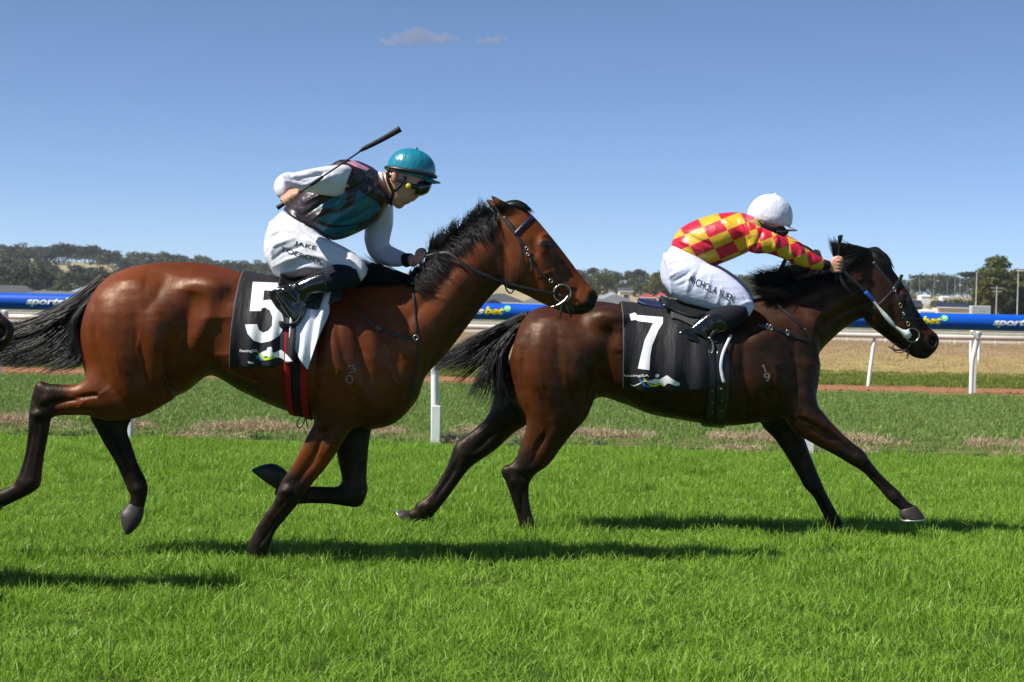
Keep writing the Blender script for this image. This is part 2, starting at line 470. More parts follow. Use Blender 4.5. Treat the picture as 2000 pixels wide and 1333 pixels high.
o_ = empty('control_box', (float(bx[0]), DA + .3, 0), 'grey electrical box with four small dots standing above the rail', 'box')
v_, f_ = boxv((float(bx[0]), DA + .3, 1.345), (.325, .16, .22)); cb = bevel(obj('case', v_, f_, o_, plain('grey_box_paint', (.45, .45, .45), .5, var=.05), False), .01)
v_, f_ = boxv((float(bx[0]) - .05, DA + .34, .6), (.04, .04, 1.3)); obj('stand', v_, f_, o_, M_RAILW, False)
for a in (-.015, .015):
    for b in (-.015, .015):
        v_, f_ = ellipsoid((float(bx[0]) + .01 + a * 1.6, DA + .218, 1.355 + b * 1.6), (.008, .005, .008), 8, 6); obj('screw', v_, f_, cb, M_RAILG)
# small posts beyond the track
M_POSTG = plain('grey_timber_post', (.36, .34, .32), .8, var=.2, nscale=20)
def small_post(px, py, d, h, r, label, group, lean=0.0, m_=None):
    b = U(px, py, d); z0 = float(terr(b[0], d))
    v_, f_ = tube_pts([(b[0], d, z0 - .1), (b[0] + lean * .5, d, z0 + h * .5), (b[0] + lean, d, z0 + h)], [r, r, r * .95], 10, 2)
    c_, g_ = ellipsoid((b[0] + lean, d, z0 + h), (r, r, r * .6), 10, 6)
    v_, f_ = merge([(v_, f_), (c_, g_)])
    return tag(obj('fence_post', v_, f_, None, m_ or M_RAILW), label, 'post', group)
for i, px in enumerate((28, 37, 60, 75, 88, 104, 150, 1655, 1713, 1730, 1790, 1857, 1866, 1945, 1993)):
    small_post(px, 650, 68 + (i % 3) * 2, .75 + .08 * (i % 3), .028, 'thin pale fence post far across the dry paddock', 'thin posts across the paddock', .03 * (i % 2))
for px, lab in ((1896, 'white post left of its pair behind the curved rail post'), (1902, 'white post between two others behind the curved rail post'), (1912, 'white post with twigs right of the curved rail post')):
    small_post(px, 690, 45, .85, .04, lab, 'white posts behind the rail')
# ================================================================== trees
def leaf_mat(name, a, b, tr=.25):
    m, nt, bs = mat(name)
    n = noise_tex(nt, .55, 3, coord='Object'); oi = nt.nodes.new('ShaderNodeObjectInfo')
    c = mixc(nt, ramp(nt, n.outputs['Fac'], [(.35, (0, 0, 0)), (.68, (1, 1, 1))]).outputs[0], a, b)
    c = mixc(nt, mathn(nt, 'MULTIPLY', oi.outputs['Random'], .45), c, (a[0] * .75, a[1] * .75, a[2] * 1.0))
    nt.links.new(c, bs.inputs['Base Color']); bs.inputs['Roughness'].default_value = .65; bs.inputs['Specular IOR Level'].default_value = .2
    t = nt.nodes.new('ShaderNodeBsdfTranslucent'); nt.links.new(c, t.inputs[0]); mx = nt.nodes.new('ShaderNodeMixShader'); mx.inputs[0].default_value = tr
    nt.links.new(bs.outputs[0], mx.inputs[1]); nt.links.new(t.outputs[0], mx.inputs[2]); nt.links.new(mx.outputs[0], nt.nodes['Material Output'].inputs[0])
    return m
M_GUM = leaf_mat('gum_leaves', (.070, .082, .040), (.125, .135, .062)); M_DARK = leaf_mat('dark_leaves', (.034, .044, .027), (.066, .080, .042)); M_OLIVE = leaf_mat('olive_leaves', (.095, .10, .022), (.15, .135, .030))
M_BUSH = leaf_mat('bush_leaves', (.060, .075, .018), (.105, .115, .03)); M_BARK = plain('grey_gum_bark', (.20, .17, .14), .9, var=.25, nscale=6)
def crown_mesh(name, lobes, n, leaf, seed, mt):
    rg = np.random.default_rng(seed); V = np.zeros((n * 4, 3)); lobes = np.array(lobes, float)
    vol = (lobes[:, 3] * lobes[:, 4]); pick = rg.choice(len(lobes), n, p=vol / vol.sum())
    d = rg.normal(size=(n, 3)); d /= np.linalg.norm(d, axis=1, keepdims=True)
    r = rg.random(n) ** .28
    c = lobes[pick, :3] + d * r[:, None] * np.stack([lobes[pick, 3], lobes[pick, 3], lobes[pick, 4]], 1)
    c += rg.normal(size=(n, 3)) * leaf * .35
    nn = d + rg.normal(size=(n, 3)) * .75; nn /= np.linalg.norm(nn, axis=1, keepdims=True)
    a = np.cross(nn, rg.normal(size=(n, 3))); a /= np.linalg.norm(a, axis=1, keepdims=True); b = np.cross(nn, a)
    s = leaf * rg.uniform(.5, 1.25, (n, 1)); s2 = s * rg.uniform(.35, .8, (n, 1))
    V[0::4] = c - a * s; V[1::4] = c - b * s2 + nn * s * .15; V[2::4] = c + a * s; V[3::4] = c + b * s2 + nn * s * .15
    me = mesh(name, V, np.arange(n * 4).reshape(-1, 4)); me.materials.append(mt); return me
def trunk_mesh(name, h, r, limbs, seed):
    rg = np.random.default_rng(seed)
    P = [tube_pts([(0, 0, -.4), (rg.normal() * .1, 0, h * .35), (rg.normal() * .25, rg.normal() * .2, h * .8)], [r, r * .75, r * .4], 8, 3)]
    for (x, y, z) in limbs:
        P.append(tube_pts([(0, 0, h * .35), (x * .5, y * .5, h * .35 + (z - h * .35) * .62), (x, y, z)], [r * .55, r * .38, r * .15], 7, 3))
    v, f = merge(P); me = mesh(name, v, f); me.materials.append(M_BARK); return me
KINDS = {}
def kind(key, H, lobes, n, leaf, mt, seed, tr=.12):
    KINDS[key] = (crown_mesh('crown', lobes, n, leaf, seed, mt), trunk_mesh('trunk', H * .75, tr, [(l[0] * .8, l[1] * .8, l[2]) for l in lobes[:5]], seed), H)
def rl(seed, H, R, k, lo=.35, flat=.55):
    rg = np.random.default_rng(seed); L = []
    for i in range(k):
        a = rg.random() * 6.28; q = rg.random() ** .6; zz = lo + (1 - lo) * rg.random() * .82
        rr = R * rg.uniform(.32, .55); L.append((math.cos(a) * R * q * .75 * (1.15 - zz * .6), math.sin(a) * R * q * .75 * (1.15 - zz * .6), H * zz, rr, rr * flat * rg.uniform(.8, 1.3)))
    L.append((0, 0, H * .86, R * .42, H * .13)); return L
kind('gum1', 7, rl(1, 7, 3.2, 9), 620, .36, M_GUM, 1); kind('gum2', 8, rl(2, 8, 2.8, 9, .3), 620, .36, M_GUM, 2); kind('gum3', 6, rl(3, 6, 3.6, 10, .4), 620, .36, M_DARK, 3)
kind('dark1', 7, rl(4, 7, 3.6, 12, .18, .7), 800, .38, M_DARK, 4); kind('dark2', 6.5, rl(5, 6.5, 3.9, 12, .15, .7), 800, .38, M_DARK, 5); kind('gum4', 7.5, rl(6, 7.5, 3.0, 10, .2, .65), 720, .36, M_GUM, 6)
kind('olive', 6.5, rl(7, 6.5, 2.6, 10, .15, .8), 720, .34, M_OLIVE, 7); kind('bush', 2.6, rl(8, 2.6, 2.2, 8, .12, .8), 420, .24, M_BUSH, 8); kind('bushd', 3.0, rl(9, 3.0, 2.2, 8, .15, .8), 420, .26, M_DARK, 9)
kind('umbrella', 7, [(0, 0, 6.6, 1.7, .38), (1.2, 0, 6.45, 1.1, .3), (-1.2, .3, 6.5, 1.1, .3), (.3, -.8, 6.6, 1.0, .3)], 320, .26, M_DARK, 10, .08)
rgT = np.random.default_rng(99)
def tree(key, px, d, h, label, group, sx=1.0, name='tree'):
    cm, tm, H = KINDS[key]
    x = float((px - 1000) / FPX * d); z = float(terr(x, d)); s = h / H
    r = empty(name, (x, d, z), label, 'tree' if name != 'bush' else 'bush', group, float(rgT.random() * 6.28)); r.scale = (s * sx, s * sx, s)
    for nm, me in (('trunk', tm), ('crown', cm)):
        c = bpy.data.objects.new(nm, me); COL.objects.link(c); c.parent = r
    return r
G = ['gum1', 'gum2', 'gum3', 'gum4']
for i in range(110):      # left ridge
    px = -20 + 590 * (i + rgT.random()) / 110; d = 700 + 260 * rgT.random()
    if 100 < px < 180 and d < 860: d = 900
    tree(G[rgT.integers(4)], px, d, 6.0 + 4.0 * rgT.random(), 'small gum tree on the distant ridge at left', 'trees on the left ridge', 1.5)
for i in range(60):
    px = -20 + 590 * (i + rgT.random()) / 60; d = 560 + 120 * rgT.random()
    if 115 < px < 265: continue
    tree(['gum1', 'gum4', 'dark1', 'gum2'][rgT.integers(4)], px, d, 5.0 + 1.8 * rgT.random(), 'gum tree on the slope under the left ridge', 'trees on the left slope', 1.35)
for i in range(46):      # dark belt below the ridge
    px = -20 + 300 * (i + rgT.random()) / 46; d = 400 + 170 * rgT.random()
    tree(['dark1', 'dark2', 'gum4', 'dark1', 'gum1'][rgT.integers(5)], px, d, 4.8 + 2.4 * rgT.random(), 'dark tree in the belt behind the houses at left', 'dark trees behind the left houses', 1.2)
for i in range(95):      # wooded rise behind the centre houses
    px = 1120 + 520 * (i + rgT.random()) / 95; d = 470 + 330 * rgT.random()
    h = 6.0 + 3.5 * rgT.random()
    tree(['gum1', 'gum2', 'gum4', 'dark1', 'gum4', 'olive'][rgT.integers(6)], px, d, h, 'green tree on the wooded rise behind the houses', 'trees on the wooded rise', 1.15)
for i in range(34):
    px = 1750 + 290 * (i + rgT.random()) / 34; d = 620 + 160 * rgT.random()
    tree(G[rgT.integers(4)], px, d, 8.0 + 3.5 * rgT.random(), 'grey green gum tree in the far row at right', 'far gum trees at right', .95)
for i in range(7):
    tree(['bushd', 'bush', 'bushd'][i % 3], 1262 + 14 * i, 285 + 8 * (i % 3), 2.4 + .9 * rgT.random(), 'dark bush below the red roofed houses', 'bushes below the red roofs', 1.2, 'bush')
for i, px in enumerate((1236, 1246, 1256)): tree('bush', px, 330, 1.9, 'light green bush beside the blue grey roofed house', 'bushes by the grey house', 1.2, 'bush')
tree('bush', 995, 300, 1.3, 'small green shrub in front of the brick house', None, .7, 'bush')
for i in range(11): tree('bush' if i % 3 else 'olive', 1822 + 8.5 * i, 335 + 6 * (i % 4), 2.4 + .7 * rgT.random(), 'olive green hedge bush behind the cream shed', 'hedge behind the cream shed', 1.2, 'bush')
for i in range(8): tree('bush', 1942 + 9 * i, 255 + 5 * (i % 3), 1.5 + .4 * rgT.random(), 'clipped green bush in the hedge at the far right edge', 'hedge at the right edge', 1.1, 'bush')
# the big gum at right, built singly
bigL = [(0, 0, 7.9, 1.05, .5), (.5, .2, 7.2, 1.2, .6), (-1.6, 0, 6.95, .6, .42), (-.3, -.4, 6.2, 1.5, .75), (1.5, 0, 6.0, 1.5, .7), (-1.9, .2, 5.3, 1.3, .75), (.2, -.6, 4.6, 1.6, 1.0), (2.2, .2, 4.6, 1.3, .8), (-1.6, -.4, 3.6, 1.5, 1.1), (1.0, -.6, 3.0, 1.7, 1.1), (-.6, -.6, 2.0, 1.6, .9), (2.6, .3, 3.2, 1.2, 1.0)]
M_BIGG = leaf_mat('bright_gum_leaves', (.085, .105, .030), (.15, .165, .05)); kind('big', 8.5, bigL, 6500, .22, M_BIGG, 31, .2); kind('bigd', 8.0, rl(33, 8.0, 2.8, 14, .12, .75), 1800, .28, M_DARK, 33, .2); kind('bigo', 6.2, rl(34, 6.2, 1.5, 10, .15, .9), 1200, .22, M_OLIVE, 34, .15)
tree('big', 1942, 250, 8.8, 'large spreading gum tree standing above the rail at right', None, 1.5)
tree('bigd', 1962, 258, 6.0, 'dark leafy tree close behind the large gum at right', None); tree('bigo', 1920, 246, 5.6, 'yellowish olive tree in front of the large gum', None)
tree('bigd', 2000, 262, 6.6, 'dark tree cut by the right edge of the picture', None); tree('bigd', 1905, 262, 5.0, 'dark low tree left of the large gum', None, .8)
tree('big', 1985, 256, 7.0, 'second spreading gum right of the large one', None, 1.4)
tree('umbrella', 1886, 300, 7.4, 'lone flat topped tree left of the large gum', None)
# ================================================================== buildings
M_ROOFD = plain('charcoal_tile_roof', (.055, .056, .062), .7, var=.2, nscale=3); M_ROOFG = plain('grey_metal_roof', (.13, .135, .14), .5, var=.12, nscale=2); M_ROOFB = plain('blue_grey_metal_roof', (.27, .30, .36), .45, var=.1, nscale=2)
M_ROOFR = plain('red_metal_roof', (.36, .05, .05), .55, var=.12, nscale=2); M_ROOFN = plain('navy_metal_roof', (.022, .028, .055), .45, var=.15, nscale=2); M_ROOFW = plain('white_canopy', (.75, .75, .75), .5, var=.05)
M_BRICK = plain('pink_brick_wall', (.40, .20, .14), .85, var=.18, nscale=5); M_CREAM = plain('cream_wall', (.62, .54, .40), .8, var=.08, nscale=2); M_DKW = plain('slate_wall', (.085, .09, .10), .8, var=.15, nscale=2); M_GLASS = plain('window_glass', (.03, .035, .04), .1, spec=.7, var=.2); M_TRIM = plain('white_trim', (.72, .72, .7), .6, var=.05); M_SOLAR = plain('solar_panel', (.012, .014, .03), .15, spec=.6, var=.2)
def house(px, d, wd, dp, wh, rh, wallm, roofm, label, style='hip', over=.5, zoff=0.0, name='house', wins=3, rz=0.0, cat='house'):
    x = float((px - 1000) / FPX * d); z = float(terr(x, d)) + zoff
    r = empty(name, (x, d, z), label, cat, None, rz)
    def L(nm, v, f, m_, par=r, sm=False):
        me = mesh(nm, v, f); me.materials.append(m_); o = bpy.data.objects.new(nm, me); COL.objects.link(o); o.parent = par; return o
    v, f = boxv((0, 0, wh / 2 - .75), (wd, dp, wh + 1.5)); wl = L('wall', v, f, wallm)
    a, b = wd / 2 + over, dp / 2 + over
    if style == 'hip':
        k = max(a - b, 0.3); V = [(-a, -b, wh), (a, -b, wh), (a, b, wh), (-a, b, wh), (-k, 0, wh + rh), (k, 0, wh + rh)]; F = [(0, 1, 5, 4), (1, 2, 5), (2, 3, 4, 5), (3, 0, 4), (3, 2, 1, 0)]
    elif style == 'gable':
        V = [(-a, -b, wh), (a, -b, wh), (a, b, wh), (-a, b, wh), (-a, 0, wh + rh), (a, 0, wh + rh)]; F = [(0, 1, 5, 4), (1, 2, 5), (2, 3, 4, 5), (3, 0, 4), (3, 2, 1, 0)]
    else:
        V = [(-a, -b, wh), (a, -b, wh), (a, b, wh), (-a, b, wh), (0, -b, wh + rh), (0, b, wh + rh)]; F = [(0, 1, 4), (1, 2, 5, 4), (2, 3, 5), (3, 0, 4, 5), (3, 2, 1, 0)]
    ro = L('roof', V, F, roofm)
    v, f = boxv((0, -b - .03, wh - .08), (2 * a, .08, .18)); L('gutter', v, f, M_TRIM if wallm is not M_DKW else M_ROOFG, ro)
    for i in range(wins):
        xx = -wd / 2 + wd * (i + .5) / wins
        v, f = boxv((xx, -dp / 2 - .03, wh * .56), (1.5, .1, 1.1)); w_ = L('window', v, f, M_TRIM)
        v, f = boxv((xx, -dp / 2 - .09, wh * .56), (1.3, .04, .92)); L('pane', v, f, M_GLASS, w_)
    return r
house(14, 300, 15, 9, 2.5, 2.6, M_DKW, M_ROOFD, 'house with charcoal hipped roof above the rail at far left'); house(118, 285, 17, 9, 2.5, 1.6, M_DKW, M_ROOFG, 'house with low grey hipped roof left of the bay tail')
r = house(176, 360, 9, 8, 2.6, 2.2, M_CREAM, M_ROOFB, 'house with pale hipped roof beside the white canopies at left')
for px, w_, lab in ((118, 2.6, 'small white canopy left of the larger one'), (148, 6.0, 'large white shade canopy behind the grey roofs at left'), (76, 2.6, 'white van roof between the charcoal and grey roofs'), (62, 2.2, 'pale shed roof by the charcoal roof')):
    house(px, 350, w_, 3, 2.7, .55, M_ROOFW, M_ROOFW, lab, 'hip', .2, 0.2, 'canopy', 0, 0, 'canopy')
house(975, 330, 9.6, 8, 2.6, 1.7, M_BRICK, M_ROOFD, 'pink brick house with charcoal roof seen under the bay neck', 'hip', .4, 0.6)
rs = house(962, 262, 4.6, 6, 1.6, 1.2, M_DKW, M_SOLAR, 'dark roof with solar panels in front of the brick house', 'hip', .3, 0.0, 'house', 0)
house(1082, 235, 9.5, 8, 1.7, 1.7, M_CREAM, M_ROOFG, 'house with grey gabled roof below the bay muzzle', 'hip', .4, 0.1, 'house', 0); house(1200, 225, 6.5, 8, 1.6, 1.5, M_CREAM, M_ROOFG, 'house with plain grey roof behind the brown rump', 'hip', .4, 0.0, 'house', 0)
house(1192, 390, 5.6, 7, 2.6, 1.6, M_DKW, M_ROOFB, 'slate house with blue grey hipped roof right of the bay muzzle', 'hip', .5, 0.9); house(1219, 440, 3.4, 6, 3.0, .9, M_CREAM, M_ROOFD, 'cream house just behind the blue grey roof', 'gable', .2, 1.3, 'house', 1)
house(1262, 430, 3.4, 6, 1.8, 1.0, M_BRICK, M_ROOFR, 'house with red roof left of its smaller red neighbour', 'hip', .4, 1.2, 'house', 1); house(1289, 440, 1.9, 5, 1.8, 1.0, M_BRICK, M_ROOFR, 'smaller house with red roof beside the dark bushes', 'hip', .3, 1.2, 'house', 1)
house(1238, 260, 2.6, 3, 1.0, .3, M_ROOFW, M_ROOFW, 'low white shed behind the number 7 saddle', 'hip', .1, 0.4, 'shed', 0, 0, 'shed')
house(1868, 290, 7.7, 4, 1.3, .75, M_CREAM, M_ROOFN, 'long cream shed with navy roof right of the brown horse', 'gable', .15, -.15, 'shed', 0, 0, 'shed')
house(1786, 300, 1.6, 4, 1.6, .9, M_DKW, M_ROOFN, 'dark gabled hut next to the brown horse muzzle', 'gable', .1, 0, 'shed', 0, 0, 'shed'); house(1806, 270, 2.4, 2.5, .5, .3, M_ROOFW, M_ROOFW, 'low white caravan roof beside the cream shed', 'hip', .1, 0, 'caravan', 0, 0, 'caravan')
house(1802, 520, 2.7, 5, 1.4, .4, M_ROOFW, M_ROOFW, 'white building among the far gums at right', 'gable', .1, 0.9, 'building', 0, 0, 'building'); house(1842, 560, 2.6, 5, 1.1, .3, M_ROOFW, M_ROOFW, 'white far building right of its twin', 'gable', .1, 1.2, 'building', 0, 0, 'building')
for px, w_, lab, d_ in ((122, 5.0, 'pale barn on the left ridge above the dark trees', 800), (78, 4.0, 'long flat barn on the left ridge near the edge', 820)):
    house(px, d_, w_, 6, 2.0, .8, M_CREAM, M_ROOFD, lab, 'gable', .3, .3, 'barn', 0, 0, 'barn')
# poles
M_POLE = plain('pale_light_pole', (.55, .54, .52), .6, var=.1)
def pole(px, d, h, label, group, arm=True, r=.07):
    x = float((px - 1000) / FPX * d); z = float(terr(x, d)); e = empty('light_pole', (x, d, z), label, 'pole', group)
    def L(nm, vf):
        me = mesh(nm, *vf); me.materials.append(M_POLE); o = bpy.data.objects.new(nm, me); COL.objects.link(o); o.parent = e
    L('mast', tube_pts([(0, 0, -.3), (0, 0, h * .5), (0, 0, h)], [r, r * .8, r * .55], 8, 1))
    if arm: L('lamp_head', boxv((.25, 0, h), (.8, .3, .16)))
for i, px in enumerate((1776, 1793, 1821, 1847, 1862, 1872)): pole(px, 430 + 22 * (i % 4), 7.0 + .9 * (i % 3), 'slim pale light pole in front of the far gums', 'light poles before the far gums', i % 2 == 0, .045)
pole(1904, 235, 6.0, 'tall pale pole in front of the large gum', None, False, .08); pole(1985, 235, 6.3, 'tall light pole near the right edge', None, True, .08); pole(1849, 330, 3.4, 'short pole standing above the olive hedge', None, False)
e = empty('power_pole', (float((1944 - 1000) / FPX * 238), 238, float(terr((1944 - 1000) / FPX * 238, 238))), 'power pole with crossarms under the large gum', 'pole')
for nm, vf in (('mast', tube_pts([(0, 0, -.3), (0, 0, 2), (0, 0, 4.2)], [.1, .09, .07], 8, 1)), ('crossarm', boxv((0, 0, 3.9), (1.7, .1, .1))), ('crossarm', boxv((0, 0, 3.4), (1.4, .1, .1)))):
    me = mesh(nm, *vf); me.materials.append(M_POSTG); o = bpy.data.objects.new(nm, me); COL.objects.link(o); o.parent = e
# ================================================================== horses
CYF, CYR, CYT = 10.05, 8.65, 7.45
def coat_mat(name, base, dark, red):
    m, nt, bs = mat(name)
    n1 = noise_tex(nt, 2.2, 3); n2 = noise_tex(nt, 9, 4); n3 = noise_tex(nt, 60, 3, stretch=(1, 1, 4))
    c = mixc(nt, ramp(nt, n1.outputs['Fac'], [(0.35, (0, 0, 0)), (0.7, (1, 1, 1))]).outputs[0], base, red)
    c = mixc(nt, mathn(nt, 'MULTIPLY', ramp(nt, n2.outputs['Fac'], [(0.45, (0, 0, 0)), (0.8, (1, 1, 1))]).outputs[0], 0.35), c, dark)
    c = mixc(nt, mathn(nt, 'MULTIPLY', n3.outputs['Fac'], 0.55), c, dark)
    c = mixc(nt, attr(nt, 'tan'), c, (base[0] * 2.2, base[1] * 2.4, base[2] * 2.4))
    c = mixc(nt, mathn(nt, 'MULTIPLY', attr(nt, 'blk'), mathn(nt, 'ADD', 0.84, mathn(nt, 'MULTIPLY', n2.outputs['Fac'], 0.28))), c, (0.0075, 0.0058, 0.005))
    nt.links.new(c, bs.inputs['Base Color'])
    bs.inputs['Roughness'].default_value = 0.43; bs.inputs['Specular IOR Level'].default_value = 0.42
    rr = ramp(nt, n2.outputs['Fac'], [(0.3, (0.40,) * 3), (0.7, (0.58,) * 3)])
    nt.links.new(rr.outputs[0], bs.inputs['Roughness'])
    bs.inputs['Anisotropic'].default_value = 0.3
    bs.inputs['Specular Tint'].default_value = (1.0, 0.80, 0.62, 1); bs.inputs['Sheen Weight'].default_value = 0.0; bs.inputs['Sheen Roughness'].default_value = 0.4
    hb = noise_tex(nt, 340, 2, stretch=(1, 1, 0.35))
    h = mathn(nt, 'ADD', mathn(nt, 'MULTIPLY', mathn(nt, 'ADD', hb.outputs['Fac'], noise_tex(nt, 110, 3, stretch=(1, 1, 0.4)).outputs['Fac']), 0.30), mathn(nt, 'MULTIPLY', noise_tex(nt, 9, 5).outputs['Fac'], 1.3))
    leg = noise_tex(nt, 24, 4, stretch=(1.6, 1.6, 0.5))
    h = mathn(nt, 'ADD', h, mathn(nt, 'MULTIPLY', mathn(nt, 'MULTIPLY', leg.outputs['Fac'], attr(nt, 'blk')), 1.6))
    bump(nt, bs, h, 0.25, 0.009)
    nt.links.new(mathn(nt, 'MULTIPLY', mathn(nt, 'SUBTRACT', 0.46, mathn(nt, 'MULTIPLY', attr(nt, 'blk'), 0.16)), ramp(nt, noise_tex(nt, 22, 4, .65).outputs['Fac'], [(.3, (.45,) * 3), (.7, (1.25,) * 3)]).outputs[0]), bs.inputs['Specular IOR Level'])
    return m
M_BAY = coat_mat('bay_coat', (0.112, 0.0215, 0.0024), (0.024, 0.0052, 0.0011), (0.195, 0.044, 0.0044))
M_BROWN = coat_mat('dark_brown_coat', (0.033, 0.0076, 0.0014), (0.007, 0.0023, 0.0010), (0.095, 0.0215, 0.0026))
M_HAIR = plain('black_horse_hair', (0.008, 0.0075, 0.0075), 0.42, spec=0.35, var=0.4, nscale=12)
M_HOOF = plain('hoof_horn', (0.028, 0.023, 0.019), 0.55, var=0.35, nscale=40, bmp=0.2, stretch=(1, 1, 6))
M_HOOFD = plain('dark_hoof_horn', (0.02, 0.018, 0.017), 0.5, var=0.35, nscale=40, bmp=0.2)
M_ALU = plain('racing_plate_aluminium', (0.6, 0.6, 0.6), 0.35, metal=0.8, var=0.1, nscale=60)
M_EYE = plain('dark_eye', (0.006, 0.004, 0.003), 0.08, spec=0.6, var=0.2)
M_PIT = plain('nostril_skin', (0.006, 0.005, 0.005), 0.7, spec=0.2, var=0.3)

def hair(name, guides, n, cy, parent, wid=0.004, spread=(0.01, 0.05), lenj=(0.6, 1.05), dys=0.03, seed=1, seg=12, curl=0.01, clump=0):
    """guides: list of pixel polylines (px, py, dy); strands blend neighbouring guides"""
    rg = np.random.default_rng(seed)
    G = []
    for g in guides:
        g = np.array([U(a[0], a[1], cy + (a[2] if len(a) > 2 else 0)) for a in g])
        g = cr(g, 8)
        L = np.r_[0, np.cumsum(np.linalg.norm(np.diff(g, axis=0), axis=1))]; L /= L[-1]
        G.append(np.stack([np.interp(np.linspace(0, 1, seg), L, g[:, c]) for c in range(3)], 1))
    G = np.array(G)
    V = []; F = []; o = 0
    t = np.linspace(0, 1, seg)
    ncl = clump or n
    cl = rg.random(ncl) * (len(G) - 1)
    cl_off = rg.normal(size=(ncl, 3)); cl_len = rg.uniform(lenj[0], lenj[1], ncl)
    for s in range(n):
        ci = s % ncl
        u = np.clip(cl[ci] + rg.normal() * (0.10 if clump else 0), 0, len(G) - 1.001); i = int(u); fr = u - i
        P = G[i] * (1 - fr) + G[i + 1] * fr
        L = cl_len[ci] * rg.uniform(0.9, 1.05)
        P = np.stack([np.interp(t * min(L, 1.0), t, P[:, c]) for c in range(3)], 1) + (0 if L <= 1 else (L - 1) * (t ** 2)[:, None] * (P[-1] - P[-3]))
        off = cl_off[ci] * (0.8 if clump else 0) + rg.normal(size=3) * (0.45 if clump else 1.0); off[1] *= dys / 0.03
        P = P + np.outer(spread[0] + (spread[1] - spread[0]) * t ** 1.4, off)
        ph = rg.random(3) * 6.28; fq = rg.uniform(3, 8)
        P = P + curl * np.sin(t[:, None] * fq + ph) * t[:, None]
        wd = wid * rg.uniform(0.6, 1.3) * np.clip(1.08 - t ** 2.2, 0.06, 1)
        T = np.gradient(P, axis=0); T /= np.linalg.norm(T, axis=1, keepdims=True) + 1e-9
        a = np.cross(T, np.array([0, 1.0, 0]) + rg.normal(size=3) * 0.5); a /= np.linalg.norm(a, axis=1, keepdims=True) + 1e-9
        b = np.cross(T, a)
        for k in range(3):
            an = 2.094 * k
            V.append(P + (a * math.cos(an) + b * math.sin(an) * 0.6) * wd[:, None])
        q = np.arange(seg - 1)
        for k in range(3):
            k2 = (k + 1) % 3
            F.append(np.stack([o + k * seg + q, o + k2 * seg + q, o + k2 * seg + q + 1, o + k * seg + q + 1], 1))
        o += 3 * seg
    return obj(name, np.vstack(V), np.vstack(F), parent, M_HAIR)

def make_horse(spec):
    cy = spec['cy']; sc = FPX / cy
    root = empty('racehorse', (float(U(spec['mid'][0], spec['mid'][1], cy)[0]), cy, 0.0), *spec['tag'])
    parts = [(*loft(spec['trunk'], cy, 10, 64), 0.02)]
    for nm in ('nh', 'fh', 'nf', 'ff'):
        for L in spec[nm]:
            parts.append((*loft(L, cy, 4, 22), spec.get('k_' + nm, 0.055)))
    for (px, py, dy, rx, ry, rz, k) in spec.get('lumps', []):
        parts.append((*ellipsoid(U(px, py, cy + dy), (rx, ry, rz)), k))
    for e in spec['ears']:
        parts.append((*loft(e, cy, 3, 12), 0.02))
    for (px, py, dy, rx, ry, rz, k) in spec.get('cuts', []):
        parts.append((*ellipsoid(U(px, py, cy + dy), (rx, ry, rz)), k, -1))
    for (pl, dy, w_, r_) in spec['tendons']:
        for sg in (-1, 1):
            parts.append((*tube_pts([U(a, b, cy + dy + sg * (w_ + r_ * .35)) for a, b in pl], [r_ * .6] + [r_] * (len(pl) - 2) + [r_ * .6], 10, 3), .008, -1))
    for (px, py, dy, w_, r_) in spec['joints']:
        for sg in (-1, 1):
            parts.append((*ellipsoid(U(px, py, cy + dy + sg * w_), (r_ * 1.1, r_ * .6, r_ * 1.2), 12, 8), .014))
    v, q = sdf_union(parts, 0.0072, 13)
    v = relax(v, q, 30, .6, -.61)
    v = sculpt(v, q, [t for t in spec['strokes'] if t[3] == 0], cy, sc, 1.45)
    v = sculpt(v, q, [t for t in spec['strokes'] if t[3] != 0], cy, sc, 1.5)
    v = relax(v, q, 3)
    v = sculpt(v, q, [(pl, 2.6, 4.5, sd_) for pl, sd_ in spec['veins']], cy, sc, 1.0)
    v = relax(v, q, 1)
    P = v.copy(); P[:, 1] = cy
    x, y = PX(P)
    blk = np.zeros(len(v))
    for (pl, a, b, side) in spec['black']:
        d = seg_dist(x, y, pl)
        mk = 1 - sstep(d, a, b)
        if side < 0: mk = mk * (v[:, 1] < cy)
        if side > 0: mk = mk * (v[:, 1] > cy)
        blk = np.maximum(blk, mk)
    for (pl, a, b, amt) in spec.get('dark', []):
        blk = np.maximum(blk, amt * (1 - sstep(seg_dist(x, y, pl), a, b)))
    tan = np.zeros(len(v))
    for (pl, a, b, amt) in spec.get('tan', []):
        tan = np.maximum(tan, amt * (1 - sstep(seg_dist(x, y, pl), a, b)))
    me = mesh('body', v, q)
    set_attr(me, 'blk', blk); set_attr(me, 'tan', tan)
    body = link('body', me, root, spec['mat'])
    # hooves
    for (st, dy, shoe, dark) in spec['hooves']:
        st = [(*s, dy, 0, 2.4) for s in st]
        hv, hf = loft(st, cy, 4, 20)
        h = obj('hoof', hv, hf, root, M_HOOFD if dark else M_HOOF)
        if shoe:
            a = st[-1]
            sv, sf = loft([(a[0] + shoe[0], a[1] + shoe[1], a[2] + shoe[0], a[3] + shoe[1], a[4] * 1.0, dy, 0, 2.4),
                           (a[0] + shoe[2], a[1] + shoe[3], a[2] + shoe[2], a[3] + shoe[3], a[4] * 1.0, dy, 0, 2.4)], cy, 2, 20)
            obj('horseshoe', sv, sf, h, M_ALU)
    for sgn in (-1, 1):
        ex, ey, ew = spec['eye']
        c = U(ex, ey, cy + sgn * ew)
        ev, ef = ellipsoid(c, (0.021, 0.014, 0.018))
        obj('eye', ev, ef, root, M_EYE)
    return root, body, v, q

